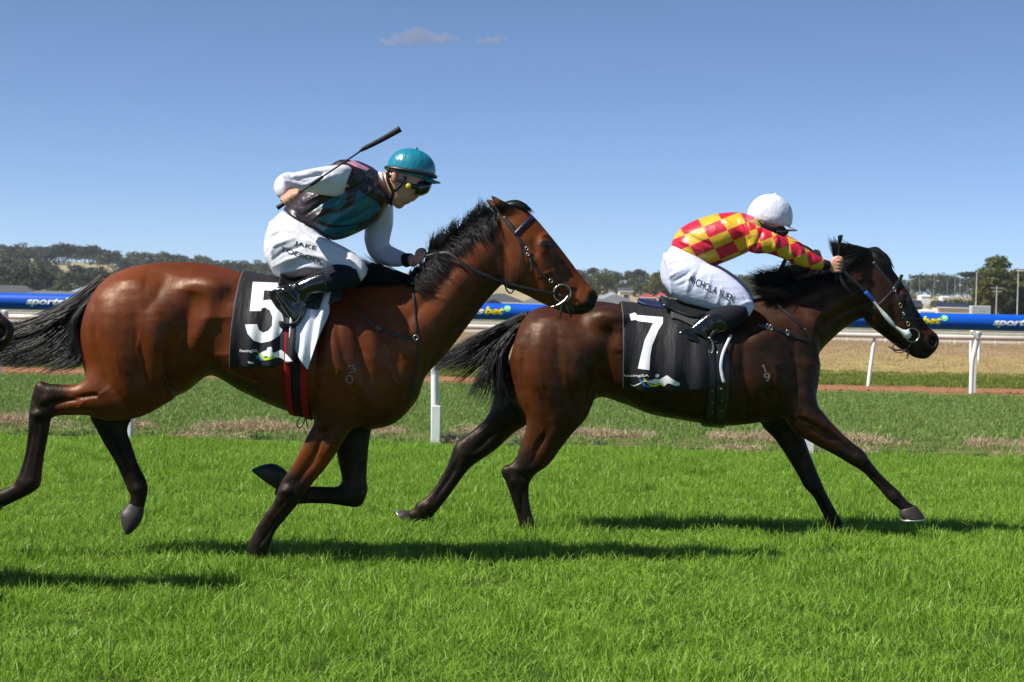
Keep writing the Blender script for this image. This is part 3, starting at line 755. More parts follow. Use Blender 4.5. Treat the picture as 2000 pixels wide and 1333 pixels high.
R_SPEC = dict(
    cy=CYR, mid=(480, 1100), mat=M_BAY,
    tag=('bright bay racehorse with black mane galloping behind, wearing number 5', 'horse', 'galloping racehorses'),
    trunk=[(172, 605, 160, 650, .05), (193, 560, 160, 690, .13, 0, -.05), (222, 535, 182, 760, .20), (270, 519, 235, 795, .252), (333, 512, 298, 790, .275),
           (390, 514, 362, 766, .268), (440, 523, 412, 734, .262, 0, .05), (490, 537, 475, 766, .275, 0, .08), (560, 550, 555, 801, .295, 0, .08), (630, 556, 625, 819, .285, 0, .08),
           (690, 552, 700, 838, .245, 0, .12), (745, 549, 765, 830, .215, 0, .12), (790, 545, 812, 785, .19, 0, .1), (815, 530, 832, 735, .17, 0, .1),
           (838, 506, 870, 694, .14, 0, .1), (868, 480, 915, 635, .115, 0, .05), (905, 452, 949, 590, .095), (945, 427, 979, 558, .085),
           (982, 408, 989, 560, .082, 0, .1), (1013, 404, 1010, 569, .09, 0, .1), (1040, 421, 1030, 578, .095, 0, .05), (1066, 450, 1051, 589, .090), (1092, 482, 1068, 597, .074),
           (1112, 508, 1085, 604, .061), (1130, 532, 1100, 611, .055), (1148, 554, 1118, 615, .056), (1160, 566, 1140, 614, .054), (1169, 579, 1158, 606, .034)],
    nh=[[(310, 590, 340, 780, .115, -.14), (240, 655, 275, 815, .105, -.15), (190, 712, 212, 822, .08, -.15), (157, 748, 170, 812, .058, -.15), (120, 751, 132, 812, .044, -.15),
         (82, 750, 108, 814, .042, -.15), (64, 768, 99, 822, .041, -.15), (57, 812, 97, 836, .036, -.15), (54, 850, 92, 862, .030, -.15), (48, 890, 86, 893, .029, -.15),
         (39, 920, 82, 925, .032, -.15), (31, 938, 78, 950, .035, -.15), (26, 946, 58, 966, .031, -.15), (8, 955, 25, 982, .028, -.15), (-8, 962, 6, 992, .026, -.15)]],
    fh=[[(225, 690, 325, 750, .09, .13), (190, 755, 270, 800, .062, .13), (174, 806, 256, 822, .046, .13), (190, 842, 249, 842, .041, .13), (206, 872, 258, 870, .034, .13),
         (225, 903, 271, 908, .030, .13), (241, 938, 285, 937, .032, .13), (249, 957, 289, 953, .035, .13), (255, 972, 286, 974, .031, .13), (250, 990, 281, 994, .028, .13)]],
    nf=[[(640, 690, 730, 710, .09, -.12), (622, 770, 722, 785, .092, -.13), (614, 822, 692, 830, .078, -.13), (597, 857, 672, 862, .062, -.13), (572, 908, 640, 910, .049, -.13),
         (551, 938, 611, 944, .042, -.13), (541, 962, 593, 968, .043, -.13), (534, 982, 578, 990, .037, -.13), (516, 1006, 556, 1016, .030, -.13), (500, 1032, 538, 1039, .030, -.13),
         (485, 1063, 526, 1069, .036, -.13), (484, 1082, 519, 1090, .033, -.13), (488, 1098, 520, 1104, .032, -.13)]],
    ff=[[(655, 760, 742, 780, .085, .12), (654, 850, 724, 846, .066, .12), (659, 895, 718, 900, .05, .12), (667, 930, 716, 935, .043, .12), (669, 952, 717, 960, .043, .12), (676, 976, 707, 986, .032, .12)],
        [(706, 956, 694, 989, .036, .12), (672, 953, 666, 987, .036, .12), (640, 951, 636, 984, .030, .12), (607, 950, 602, 984, .029, .12), (580, 948, 572, 985, .033, .12), (563, 944, 552, 983, .035, .12),
         (562, 930, 536, 965, .030, .12), (554, 918, 540, 955, .028, .12)]],
    ears=[[(1012, 412, 985, 428, .016, -.035), (1000, 402, 975, 414, .022, -.045), (984, 393, 967, 402, .022, -.052), (970, 386, 962, 392, .013, -.056), (960, 381, 958, 383, .004, -.056)],
          [(996, 412, 972, 424, .016, .035), (978, 400, 961, 410, .022, .045), (964, 393, 954, 400, .018, .052), (952, 388, 949, 391, .006, .056)]],
    lumps=[(1003, 528, -.055, .075, .035, .10, .04), (1003, 528, .055, .075, .035, .10, .04), (1062, 480, -.075, .035, .022, .03, .03), (1062, 480, .075, .035, .022, .03, .03),
           (670, 700, -.17, .14, .07, .19, .12), (670, 700, .17, .14, .07, .19, .12), (255, 640, -.16, .20, .10, .22, .1), (255, 640, .16, .20, .10, .22, .1),
           (79, 757, -.15, .022, .02, .03, .03), (405, 562, -.185, .09, .06, .05, .09), (405, 562, .185, .09, .06, .05, .09)],
    tendons=[([(556, 978), (538, 1003), (520, 1030), (508, 1050)], -.13, .031, .012), ([(76, 822), (68, 860), (63, 895), (56, 925)], -.15, .031, .012), ([(214, 848), (228, 880), (245, 915), (262, 945)], .13, .032, .012), ([(672, 966), (640, 965), (605, 964), (580, 962)], .12, .031, .011),
             ([(655, 845), (630, 890), (598, 930)], -.13, .062, .014), ([(200, 770), (150, 778), (112, 782)], -.15, .060, .014)],
    joints=[(562, 958, -.13, .036, .020), (576, 972, -.13, .034, .014), (508, 1064, -.13, .028, .018), (90, 785, -.15, .034, .022), (76, 806, -.15, .034, .016), (58, 944, -.15, .028, .018), (228, 812, .13, .036, .022), (268, 955, .13, .028, .018), (695, 962, .12, .034, .020), (562, 964, .12, .028, .016)],
    cuts=[(1159, 581, -.058, .024, .034, .034, .010), (1159, 581, .058, .024, .034, .034, .010), (1150, 603, -.058, .045, .022, .004, .006), (1150, 603, .058, .045, .022, .004, .006)],
    eye=(1066, 477, .083),
    veins=[([(596, 742), (560, 752), (510, 742), (470, 728), (440, 715)], 0), ([(520, 744), (505, 760), (480, 764)], 0), ([(655, 690), (672, 715), (690, 725), (700, 760)], 0), ([(672, 715), (665, 745)], 0), ([(1048, 545), (1066, 535), (1082, 530), (1092, 545)], 0), ([(1082, 530), (1090, 515)], 0), ([(1100, 570), (1115, 560), (1128, 562)], 0),
           ([(150, 770), (185, 778), (215, 768), (240, 750)], -1), ([(185, 778), (170, 795)], -1), ([(640, 850), (632, 880), (612, 905), (600, 930)], -1), ([(300, 640), (292, 680), (300, 720)], 0), ([(250, 690), (258, 730), (275, 760)], 0), ([(890, 600), (865, 640), (850, 680)], 0), ([(760, 700), (775, 740), (770, 780)], 0), ([(775, 740), (790, 755)], 0)],
    strokes=[([(392, 570), (380, 640), (360, 700), (345, 775)], 30, -34, 0), ([(428, 575), (424, 620), (400, 665)], 15, 10, 0), ([(450, 620), (455, 690)], 34, -16, 0),
             ([(200, 580), (206, 660), (232, 745), (280, 805)], 13, -12, 0), ([(232, 590), (250, 690), (285, 775)], 22, 10, 0), ([(285, 610), (300, 700), (305, 770)], 13, -9, 0), ([(318, 620), (330, 700), (320, 760)], 18, 10, 0),
             ([(340, 535), (325, 580), (300, 610)], 18, -7, 0), ([(250, 550), (300, 545)], 24, 8, 0),
             ([(640, 590), (630, 680), (622, 790)], 15, -22, 0), ([(695, 600), (715, 680), (730, 770)], 12, -17, 0), ([(748, 565), (772, 640), (785, 725)], 13, -13, 0),
             ([(765, 590), (800, 700)], 16, 9, 0), ([(715, 590), (745, 700)], 15, 9, 0), ([(655, 640), (680, 740)], 20, 14, 0), ([(665, 620), (690, 730)], 8, -5, 0), ([(715, 740), (750, 810)], 16, 12, 0), ([(700, 745), (705, 815)], 9, -11, 0),
             ([(980, 552), (930, 605), (880, 655), (840, 715)], 13, -15, 0), ([(960, 480), (900, 550), (850, 620), (820, 700)], 22, 9, 0), ([(900, 500), (840, 580), (790, 640)], 18, -9, 0), ([(860, 530), (810, 580)], 20, 7, 0),
             ([(982, 480), (986, 555)], 9, -12, 0), ([(1032, 515), (1050, 570)], 12, -10, 0), ([(1045, 497), (1082, 552)], 7, 7, 0), ([(1082, 500), (1108, 555)], 11, -7, 0), ([(1100, 560), (1112, 590)], 9, -4, 0),
             ([(1052, 466), (1066, 461), (1082, 474)], 6, 8, 0), ([(1056, 492), (1076, 494)], 6, 5, 0), ([(1040, 470), (1048, 500)], 8, -7, 0), ([(1128, 555), (1118, 605)], 7, -5, 0), ([(1145, 562), (1172, 574)], 7, 5, 0), ([(1160, 596), (1120, 604)], 4, -5, 0),
             ([(645, 825), (622, 890), (590, 935)], 7, -13, -1), ([(672, 830), (640, 890)], 12, 10, -1), ([(622, 845), (665, 832)], 9, -9, -1), ([(612, 850), (575, 925)], 10, 6, -1),
             ([(572, 978), (535, 1030), (512, 1062)], 5, -9, -1), ([(553, 955), (578, 952)], 7, 6, -1), ([(542, 962), (560, 980)], 6, 4, -1),
             ([(190, 770), (130, 783), (100, 792)], 7, -11, -1), ([(130, 805), (220, 805)], 8, -7, -1), ([(84, 825), (72, 880), (60, 930)], 5, -9, -1), ([(80, 770), (95, 800)], 6, -7, -1), ([(76, 800), (92, 812)], 6, 5, -1),
             ([(235, 845), (255, 900), (268, 945)], 5, -9, 1), ([(520, 600), (508, 720)], 11, -4, 0), ([(480, 600), (470, 690)], 10, -5, 0), ([(560, 610), (550, 740)], 11, -4, 0)],
    black=[([(40, 955), (55, 900), (70, 830), (85, 780)], 30, 62, -1), ([(90, 765), (125, 765)], 14, 34, -1), ([(215, 815), (245, 880), (270, 960), (265, 1000)], 50, 75, 1), ([(0, 970), (60, 950)], 30, 40, -1),
           ([(570, 950), (540, 1000), (500, 1070), (490, 1100)], 20, 62, -1), ([(690, 900), (690, 970), (600, 970), (540, 930)], 30, 60, 1), ([(690, 850), (690, 900)], 30, 50, 1),
           ([(1165, 580), (1150, 600), (1120, 612)], 5, 24, 0), ([(960, 384), (952, 389)], 4, 12, 0), ([(975, 412), (905, 455), (838, 512), (800, 548)], 7, 22, 0), ([(700, 552), (790, 545)], 6, 16, 0),
           ([(1062, 478), (1072, 482)], 5, 12, 0), ([(980, 402), (1020, 400), (1040, 416)], 4, 16, 0)],
    dark=[([(430, 740), (560, 800), (700, 840), (790, 810)], 14, 70, .55), ([(980, 560), (930, 610), (860, 700), (820, 760)], 12, 60, .55), ([(1090, 500), (1130, 560)], 8, 40, .3), ([(350, 740), (300, 790)], 10, 40, .4)],  # belly, underneck and groin: shade put into the coat colour
    tan=[([(1125, 545), (1138, 570), (1130, 590)], 4, 22, .4), ([(330, 780), (400, 740)], 4, 30, .25)],
    hooves=[([(-4, 962, 4, 994, .036), (-22, 968, -8, 1006, .05), (-48, 988, -30, 1016, .055)], -.15, None, True),
            ([(251, 983, 281, 988, .026), (243, 993, 281, 1000, .036), (236, 1003, 277, 1016, .050), (239, 1024, 268, 1030, .055), (246, 1042, 255, 1043, .050)], .13, None, False),
            ([(484, 1094, 524, 1100, .04), (484, 1106, 534, 1112, .05), (486, 1122, 545, 1124, .058)], -.13, None, True),
            ([(562, 924, 548, 956, .027), (553, 915, 541, 956, .040), (535, 906, 522, 944, .055), (513, 908, 505, 931, .052), (494, 916, 493, 921, .035)], .12, None, True)],
)
F_SPEC = dict(
    cy=CYF, mid=(1300, 1055), mat=M_BROWN,
    tag=('dark brown racehorse with black legs galloping in front, wearing number 7', 'horse', 'galloping racehorses'),
    trunk=[(1008, 655, 992, 715, .05), (1018, 626, 993, 755, .13, 0, -.05), (1045, 604, 1020, 810, .20), (1090, 594, 1080, 840, .252), (1135, 590, 1130, 825, .268),
           (1175, 589, 1165, 778, .262), (1215, 595, 1215, 788, .265, 0, .05), (1270, 600, 1270, 809, .285, 0, .08), (1340, 602, 1340, 822, .295, 0, .08), (1410, 598, 1410, 832, .28, 0, .1),
           (1465, 586, 1480, 826, .245, 0, .12), (1510, 573, 1540, 815, .215, 0, .12), (1540, 560, 1584, 785, .19, 0, .1), (1560, 546, 1597, 738, .168, 0, .1),
           (1585, 532, 1598, 694, .14, 0, .1), (1615, 518, 1632, 656, .115, 0, .05), (1650, 506, 1663, 632, .095), (1680, 497, 1686, 622, .085),
           (1705, 491, 1692, 632, .082, 0, .1), (1727, 505, 1705, 642, .09, 0, .1), (1747, 532, 1720, 653, .095, 0, .05), (1764, 556, 1737, 666, .090), (1777, 578, 1750, 676, .075),
           (1790, 603, 1763, 685, .062), (1803, 624, 1775, 692, .056), (1817, 642, 1788, 699, .056), (1829, 654, 1808, 701, .053), (1834, 667, 1825, 687, .033)],
    nh=[[(1040, 690, 1160, 760, .115, -.14), (1013, 770, 1148, 812, .108, -.15), (1028, 818, 1116, 850, .085, -.15), (1020, 860, 1095, 877, .062, -.15), (1005, 898, 1072, 908, .048, -.15),
         (984, 917, 1046, 927, .044, -.15), (986, 937, 1034, 946, .041, -.15), (995, 962, 1033, 966, .033, -.15), (1004, 990, 1036, 990, .030, -.15), (1011, 1012, 1041, 1012, .031, -.15),
         (1016, 1032, 1050, 1032, .035, -.15), (1022, 1046, 1052, 1046, .031, -.15)]],
    fh=[[(978, 735, 1065, 790, .09, .13), (956, 804, 1032, 828, .078, .13), (934, 832, 1003, 847, .06, .13), (903, 856, 967, 880, .05, .13), (888, 870, 926, 908, .045, .13),
         (876, 904, 908, 926, .038, .13), (860, 935, 889, 953, .031, .13), (838, 966, 867, 982, .031, .13), (814, 984, 851, 1002, .035, .13), (806, 995, 838, 1014, .031, .13), (796, 1000, 812, 1024, .027, .13)]],
    nf=[[(1515, 700, 1596, 715, .09, -.12), (1525, 785, 1594, 780, .088, -.13), (1545, 838, 1613, 812, .072, -.13), (1590, 868, 1641, 843, .056, -.13), (1630, 889, 1664, 864, .045, -.13),
         (1660, 907, 1687, 882, .043, -.13), (1686, 923, 1702, 904, .038, -.13), (1705, 943, 1723, 929, .030, -.13), (1722, 961, 1741, 946, .030, -.13), (1738, 980, 1757, 961, .035, -.13),
         (1754, 993, 1770, 977, .030, -.13), (1763, 1000, 1786, 988, .036, -.13)]],
    ff=[[(1478, 770, 1580, 790, .085, .12), (1485, 826, 1570, 842, .07, .12), (1513, 858, 1577, 872, .056, .12), (1540, 898, 1588, 902, .046, .12), (1560, 932, 1602, 936, .043, .12),
         (1571, 952, 1611, 957, .043, .12), (1587, 969, 1619, 973, .036, .12), (1600, 992, 1630, 993, .030, .12), (1611, 1014, 1641, 1012, .031, .12), (1622, 1034, 1652, 1030, .035, .12), (1632, 1050, 1660, 1045, .031, .12)]],
    ears=[[(1716, 498, 1704, 516, .016, -.03), (1700, 490, 1690, 508, .022, -.042), (1680, 485, 1672, 501, .023, -.05), (1660, 482, 1654, 492, .015, -.055), (1642, 480, 1640, 484, .004, -.058)],
          [(1714, 496, 1702, 512, .016, .03), (1698, 486, 1688, 502, .022, .042), (1678, 480, 1670, 494, .022, .05), (1658, 476, 1653, 485, .014, .055), (1643, 473, 1641, 476, .004, .058)]],
    lumps=[(1712, 600, -.055, .085, .035, .10, .04), (1712, 600, .055, .085, .035, .10, .04), (1762, 585, -.075, .032, .022, .032, .03), (1762, 585, .075, .032, .022, .032, .03),
           (1480, 715, -.165, .14, .065, .19, .13), (1480, 715, .165, .14, .065, .19, .13), (1075, 700, -.165, .19, .10, .24, .1), (1075, 700, .165, .19, .10, .24, .1),
           (988, 922, -.15, .022, .02, .03, .03), (1190, 622, -.185, .09, .06, .05, .09), (1190, 622, .185, .09, .06, .05, .09)],
    tendons=[([(1004, 950), (1010, 980), (1018, 1005), (1026, 1026)], -.15, .031, .011), ([(893, 905), (872, 930), (850, 962), (832, 984)], .13, .032, .011), ([(1690, 913), (1706, 933), (1722, 951), (1738, 966)], -.13, .031, .011), ([(1590, 962), (1604, 985), (1618, 1008), (1630, 1026)], .12, .031, .011),
             ([(1560, 815), (1605, 840), (1650, 875)], -.13, .062, .013), ([(1065, 845), (1050, 875), (1030, 905)], -.15, .058, .013), ([(970, 845), (935, 872), (912, 888)], .13, .052, .012)],
    joints=[(1012, 922, -.15, .036, .020), (1004, 938, -.15, .034, .014), (1034, 1030, -.15, .028, .015), (908, 886, .13, .036, .020), (836, 990, .13, .028, .016), (1674, 892, -.13, .036, .018), (1686, 905, -.13, .032, .013), (1748, 970, -.13, .028, .016), (1588, 948, .12, .036, .018), (1637, 1032, .12, .028, .015)],
    cuts=[(1824, 667, -.055, .026, .034, .036, .010), (1824, 667, .055, .026, .034, .036, .010), (1812, 688, -.056, .05, .022, .004, .006), (1812, 688, .056, .05, .022, .004, .006)],
    eye=(1766, 585, .082),
    veins=[([(1400, 800), (1350, 795), (1300, 788), (1250, 775)], 0), ([(1480, 690), (1500, 710), (1505, 745), (1520, 780)], 0), ([(1500, 710), (1520, 705)], 0), ([(1745, 640), (1762, 632), (1775, 636)], 0), ([(1790, 655), (1803, 650)], 0), ([(1050, 720), (1060, 760), (1080, 790)], 0), ([(1100, 700), (1105, 750)], 0),
           ([(1060, 830), (1050, 865), (1035, 895)], -1), ([(1575, 815), (1610, 835), (1640, 860)], -1), ([(1600, 600), (1580, 630), (1575, 670)], 0), ([(1640, 590), (1615, 610), (1590, 615)], 0)],
    strokes=[([(1190, 640), (1178, 700), (1165, 750), (1145, 800)], 26, -30, 0), ([(1208, 630), (1204, 690)], 14, 10, 0), ([(1228, 680), (1232, 740)], 30, -12, 0),
             ([(1030, 640), (1018, 720), (1035, 800)], 11, -9, 0), ([(1050, 650), (1050, 730), (1070, 810)], 20, 9, 0), ([(1085, 640), (1090, 720), (1110, 800)], 12, -9, 0), ([(1125, 660), (1125, 760)], 18, 9, 0), ([(1050, 755), (1075, 815)], 10, -9, 0),
             ([(1440, 660), (1440, 740), (1452, 810)], 14, -20, 0), ([(1450, 672), (1510, 650)], 16, 10, 0), ([(1535, 640), (1545, 720), (1540, 790)], 14, -11, 0), ([(1480, 750), (1505, 815)], 12, -10, 0), ([(1500, 700), (1515, 780)], 16, 8, 0),
             ([(1560, 630), (1585, 710)], 12, -10, 0), ([(1550, 760), (1595, 790)], 12, 8, 0),
             ([(1688, 618), (1650, 650), (1605, 700)], 12, -11, 0), ([(1710, 560), (1650, 578), (1600, 605), (1560, 650)], 16, 10, 0), ([(1695, 590), (1640, 612), (1590, 645)], 9, -10, 0), ([(1560, 600), (1610, 572)], 9, -7, 0), ([(1575, 620), (1605, 665)], 9, 7, 0),
             ([(1697, 560), (1688, 622)], 9, -10, 0), ([(1735, 595), (1750, 650)], 11, -9, 0), ([(1745, 598), (1780, 655)], 7, 6, 0), ([(1775, 595), (1800, 645)], 10, -6, 0),
             ([(1754, 574), (1768, 569), (1780, 580)], 6, 8, 0), ([(1812, 648), (1836, 662)], 7, 5, 0), ([(1822, 680), (1790, 688)], 4, -5, 0), ([(1800, 650), (1796, 690)], 7, -5, 0),
             ([(1560, 828), (1620, 852), (1665, 885)], 7, -9, -1), ([(1555, 800), (1605, 828)], 14, 8, -1), ([(1692, 922), (1745, 968)], 5, -8, -1), ([(1668, 886), (1684, 898)], 6, 6, -1),
             ([(1062, 840), (1035, 905)], 8, -8, -1), ([(1020, 938), (1018, 990), (1030, 1025)], 5, -8, -1), ([(1005, 912), (1025, 932)], 7, -6, -1), ([(1085, 830), (1060, 890)], 10, 6, -1),
             ([(965, 845), (925, 885)], 8, -8, 1), ([(892, 915), (848, 978)], 5, -8, 1), ([(1592, 962), (1630, 1025)], 5, -8, 1), ([(1300, 640), (1296, 760)], 11, -4, 0), ([(1350, 640), (1346, 760)], 11, -4, 0)],
    black=[([(1010, 925), (1018, 980), (1030, 1040)], 30, 70, -1), ([(900, 890), (850, 970), (800, 1010)], 30, 70, 1), ([(980, 800), (930, 850)], 20, 60, 1), ([(1660, 890), (1720, 945), (1780, 995)], 25, 60, -1),
           ([(1580, 940), (1610, 990), (1640, 1045)], 30, 60, 1), ([(1530, 840), (1560, 900)], 50, 80, 1), ([(1830, 668), (1812, 690), (1780, 692)], 14, 45, 0), ([(1640, 480), (1700, 490)], 5, 14, 0), ([(1695, 492), (1650, 506), (1585, 534), (1500, 572)], 8, 26, 0),
           ([(1762, 585), (1790, 620)], 6, 22, 0), ([(1705, 490), (1740, 520), (1758, 548)], 7, 20, 0), ([(1720, 640), (1780, 690)], 6, 26, 0)],
    dark=[([(1400, 600), (1500, 640), (1620, 580), (1700, 560), (1770, 630)], 40, 130, .55), ([(1250, 800), (1400, 825), (1500, 815)], 25, 90, .6), ([(1530, 780), (1590, 750), (1600, 700)], 10, 50, .6), ([(1180, 600), (1400, 605)], 15, 50, .4)],  # darker forehand pigment; along the belly, shade painted into the coat
    tan=[([(1010, 760), (1030, 800)], 8, 40, .35), ([(1000, 690), (1030, 720)], 8, 40, .3), ([(1700, 600), (1698, 625)], 5, 16, .4)],
    hooves=[([(1019, 1038, 1056, 1042, .04), (1020, 1048, 1063, 1050, .05), (1020, 1062, 1072, 1062, .058)], -.15, None, True),
            ([(798, 998, 812, 1026, .038), (788, 997, 804, 1026, .05), (778, 999, 794, 1026, .055)], .13, (-2, -1, -5, -2), False),
            ([(1757, 996, 1788, 987, .04), (1756, 1005, 1799, 1000, .05), (1761, 1014, 1806, 1012, .056)], -.13, (0, 1, 0, 4), False),
            ([(1627, 1044, 1664, 1042, .04), (1629, 1052, 1672, 1050, .05), (1631, 1064, 1682, 1062, .057)], .12, None, True)],
)
horseR, bodyR, vR, qR = make_horse(R_SPEC)
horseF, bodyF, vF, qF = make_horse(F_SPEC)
# ------------------------------------------------------------------ manes and tails
# bay: tail streaming back, with a hanging lock along the buttock
hair('tail', [[(205, 546, 0), (178, 564, 0), (138, 597, 0), (92, 622, 0), (40, 640, .02), (-40, 655, .02)], [(203, 552, 0), (168, 585, 0), (122, 622, 0), (80, 648, 0), (25, 668, 0), (-40, 682, 0)],
              [(198, 558, 0), (160, 600, 0), (122, 645, -.02), (82, 675, -.03), (30, 695, -.02), (-30, 706, 0)], [(194, 562, 0), (160, 615, -.02), (136, 655, -.03), (105, 685, -.04), (55, 706, -.03), (5, 716, -.02)],
              [(188, 570, -.02), (153, 620, -.04), (150, 660, -.05), (138, 690, -.06), (108, 708, -.06), (75, 728, -.06)], [(184, 578, -.03), (149, 625, -.05), (156, 668, -.06), (166, 695, -.06), (150, 708, -.06), (120, 718, -.06)]],
     3400, CYR, horseR, 0.0024, (0.012, 0.022), (0.66, 1.05), .05, 11, 16, .012, clump=110)
hair('mane', [[(800, 550, -.02), (775, 548, -.05), (745, 545, -.07), (722, 548, -.08)], [(790, 546, 0), (760, 535, -.02), (730, 520, -.02), (700, 502, -.02)],
              [(770, 548, 0), (735, 543, 0), (708, 533, 0), (692, 515, 0)], [(740, 552, 0), (715, 552, 0), (698, 548, 0), (688, 535, 0)]], 1200, CYR, horseR, 0.002, (0.012, 0.02), (0.5, 1.0), .05, 12, 10, .006)
hair('mane', [[(800, 545, -.05), (812, 555, -.10), (826, 562, -.13), (835, 568, -.14)], [(815, 530, -.04), (812, 547, -.09), (824, 558, -.12), (846, 560, -.13)], [(842, 506, -.03), (846, 520, -.07), (856, 532, -.10), (868, 542, -.11)], [(850, 496, -.03), (862, 500, -.07), (875, 512, -.09), (884, 522, -.09)]],
     1200, CYR, horseR, 0.002, (0.012, 0.022), (0.6, 1.1), .03, 13, 9, .006)
hair('mane', [[(845, 502, 0), (844, 488, 0), (848, 475, 0), (854, 462, 0)], [(865, 485, 0), (862, 472, -.01), (864, 462, -.01), (868, 455, 0)], [(890, 465, 0), (884, 452, 0), (888, 442, 0), (896, 437, 0)], [(915, 447, 0), (912, 437, 0), (918, 428, 0), (928, 424, 0)],
              [(940, 430, 0), (934, 420, 0), (938, 412, 0), (944, 404, 0)], [(965, 418, 0), (955, 410, 0), (952, 405, 0), (950, 400, 0)]], 1700, CYR, horseR, 0.0019, (0.012, 0.024), (0.35, 1.1), .05, 14, 8, .007, clump=150)
hair('mane', [[(850, 498, -.02), (868, 500, -.07), (880, 508, -.10), (886, 516, -.10)], [(875, 476, -.02), (890, 482, -.06), (902, 492, -.085), (905, 500, -.09)], [(905, 454, -.02), (915, 462, -.06), (928, 472, -.08), (932, 480, -.08)],
              [(935, 432, -.02), (945, 445, -.06), (952, 455, -.08), (954, 464, -.08)], [(965, 417, -.02), (968, 430, -.06), (966, 445, -.075), (970, 470, -.08)]], 1700, CYR, horseR, 0.0019, (0.009, 0.018), (0.4, 1.15), .03, 15, 8, .006, clump=150)
hair('forelock', [[(985, 404, -.01), (1002, 402, -.03), (1020, 407, -.04), (1036, 420, -.04)], [(985, 402, 0), (1004, 396, 0), (1024, 402, 0), (1044, 420, 0)], [(985, 404, .01), (1002, 398, .02), (1020, 404, .03), (1040, 422, .03)]], 120, CYR, horseR, 0.0045, (0.006, 0.008), (0.6, 1.0), .02, 16, 8, .003)
# dark brown horse
hair('tail', [[(1026, 616, 0), (1000, 628, 0), (960, 646, 0), (910, 672, 0), (860, 700, .02), (828, 720, .02)], [(1022, 622, 0), (990, 640, 0), (945, 665, 0), (900, 692, 0), (865, 712, 0), (835, 732, 0)],
              [(1018, 628, 0), (985, 650, 0), (955, 675, -.02), (925, 700, -.03), (890, 718, -.03), (862, 735, -.02)], [(1014, 632, -.02), (982, 665, -.04), (962, 700, -.05), (940, 735, -.06), (925, 760, -.06), (918, 785, -.05)],
              [(1010, 640, -.02), (978, 685, -.05), (975, 725, -.06), (980, 755, -.07), (985, 785, -.06), (970, 805, -.05)], [(1006, 650, -.03), (982, 695, -.06), (985, 735, -.07), (992, 765, -.07), (985, 790, -.07), (980, 800, -.07)]],
     2600, CYF, horseF, 0.0024, (0.011, 0.022), (0.58, 1.02), .05, 21, 16, .012, clump=80)
hair('mane', [[(1515, 573, -.02), (1490, 560, -.04), (1472, 552, -.05), (1455, 552, -.05)], [(1525, 568, 0), (1500, 548, 0), (1480, 538, 0), (1466, 532, 0)], [(1550, 552, 0), (1525, 538, 0), (1505, 534, 0), (1485, 530, 0)], [(1580, 538, 0), (1560, 526, 0), (1540, 526, 0), (1520, 528, 0)], [(1610, 522, 0), (1590, 514, 0), (1575, 512, 0), (1560, 516, 0)]],
     1500, CYF, horseF, 0.0021, (0.010, 0.02), (0.5, 1.0), .05, 22, 9, .005)
hair('mane', [[(1500, 578, -.05), (1490, 570, -.09), (1480, 568, -.12), (1465, 566, -.13)], [(1530, 566, -.03), (1525, 570, -.10), (1512, 574, -.13), (1495, 574, -.15)], [(1560, 548, -.03), (1556, 558, -.10), (1545, 570, -.13), (1530, 574, -.145)], [(1590, 532, -.03), (1588, 545, -.08), (1580, 560, -.11), (1566, 570, -.125)],
              [(1620, 518, -.03), (1618, 532, -.07), (1610, 546, -.1), (1600, 556, -.11)], [(1650, 506, -.03), (1648, 520, -.065), (1642, 532, -.09), (1634, 542, -.095)]], 2200, CYF, horseF, 0.0021, (0.010, 0.016), (0.7, 1.1), .03, 23, 9, .004)
hair('mane', [[(1640, 510, -.02), (1632, 498, -.03), (1628, 485, -.03), (1622, 467, -.02)], [(1655, 506, -.03), (1645, 495, -.05), (1635, 482, -.05), (1626, 470, -.04)], [(1675, 499, -.03), (1660, 490, -.06), (1645, 480, -.06), (1632, 474, -.05)], [(1698, 492, -.03), (1680, 490, -.07), (1660, 492, -.07), (1640, 492, -.06)], [(1690, 505, -.06), (1672, 510, -.08), (1655, 520, -.085), (1645, 530, -.09)]],
     1300, CYF, horseF, 0.002, (0.008, 0.014), (0.55, 1.05), .03, 24, 9, .004)
hair('forelock', [[(1700, 490, 0), (1716, 488, 0), (1732, 500, 0), (1745, 524, 0)], [(1702, 492, -.03), (1720, 498, -.05), (1734, 515, -.06), (1745, 540, -.06)], [(1700, 496, -.04), (1712, 510, -.07), (1724, 530, -.08), (1734, 552, -.085)]], 170, CYF, horseF, 0.0045, (0.006, 0.010), (0.6, 1.0), .02, 25, 8, .003)

v_, f_ = loft([(212, 538, 200, 556, .028), (190, 552, 172, 576, .034), (168, 576, 152, 606, .030), (150, 602, 138, 628, .018), (136, 624, 130, 636, .006)], CYR, 4, 16); obj('tail_dock', v_, f_, horseR, M_HAIR)
v_, f_ = loft([(1034, 606, 1022, 624, .028), (1012, 618, 1000, 642, .034), (992, 630, 980, 658, .030), (972, 644, 962, 668, .018), (955, 656, 950, 668, .006)], CYF, 4, 16); obj('tail_dock', v_, f_, horseF, M_HAIR)
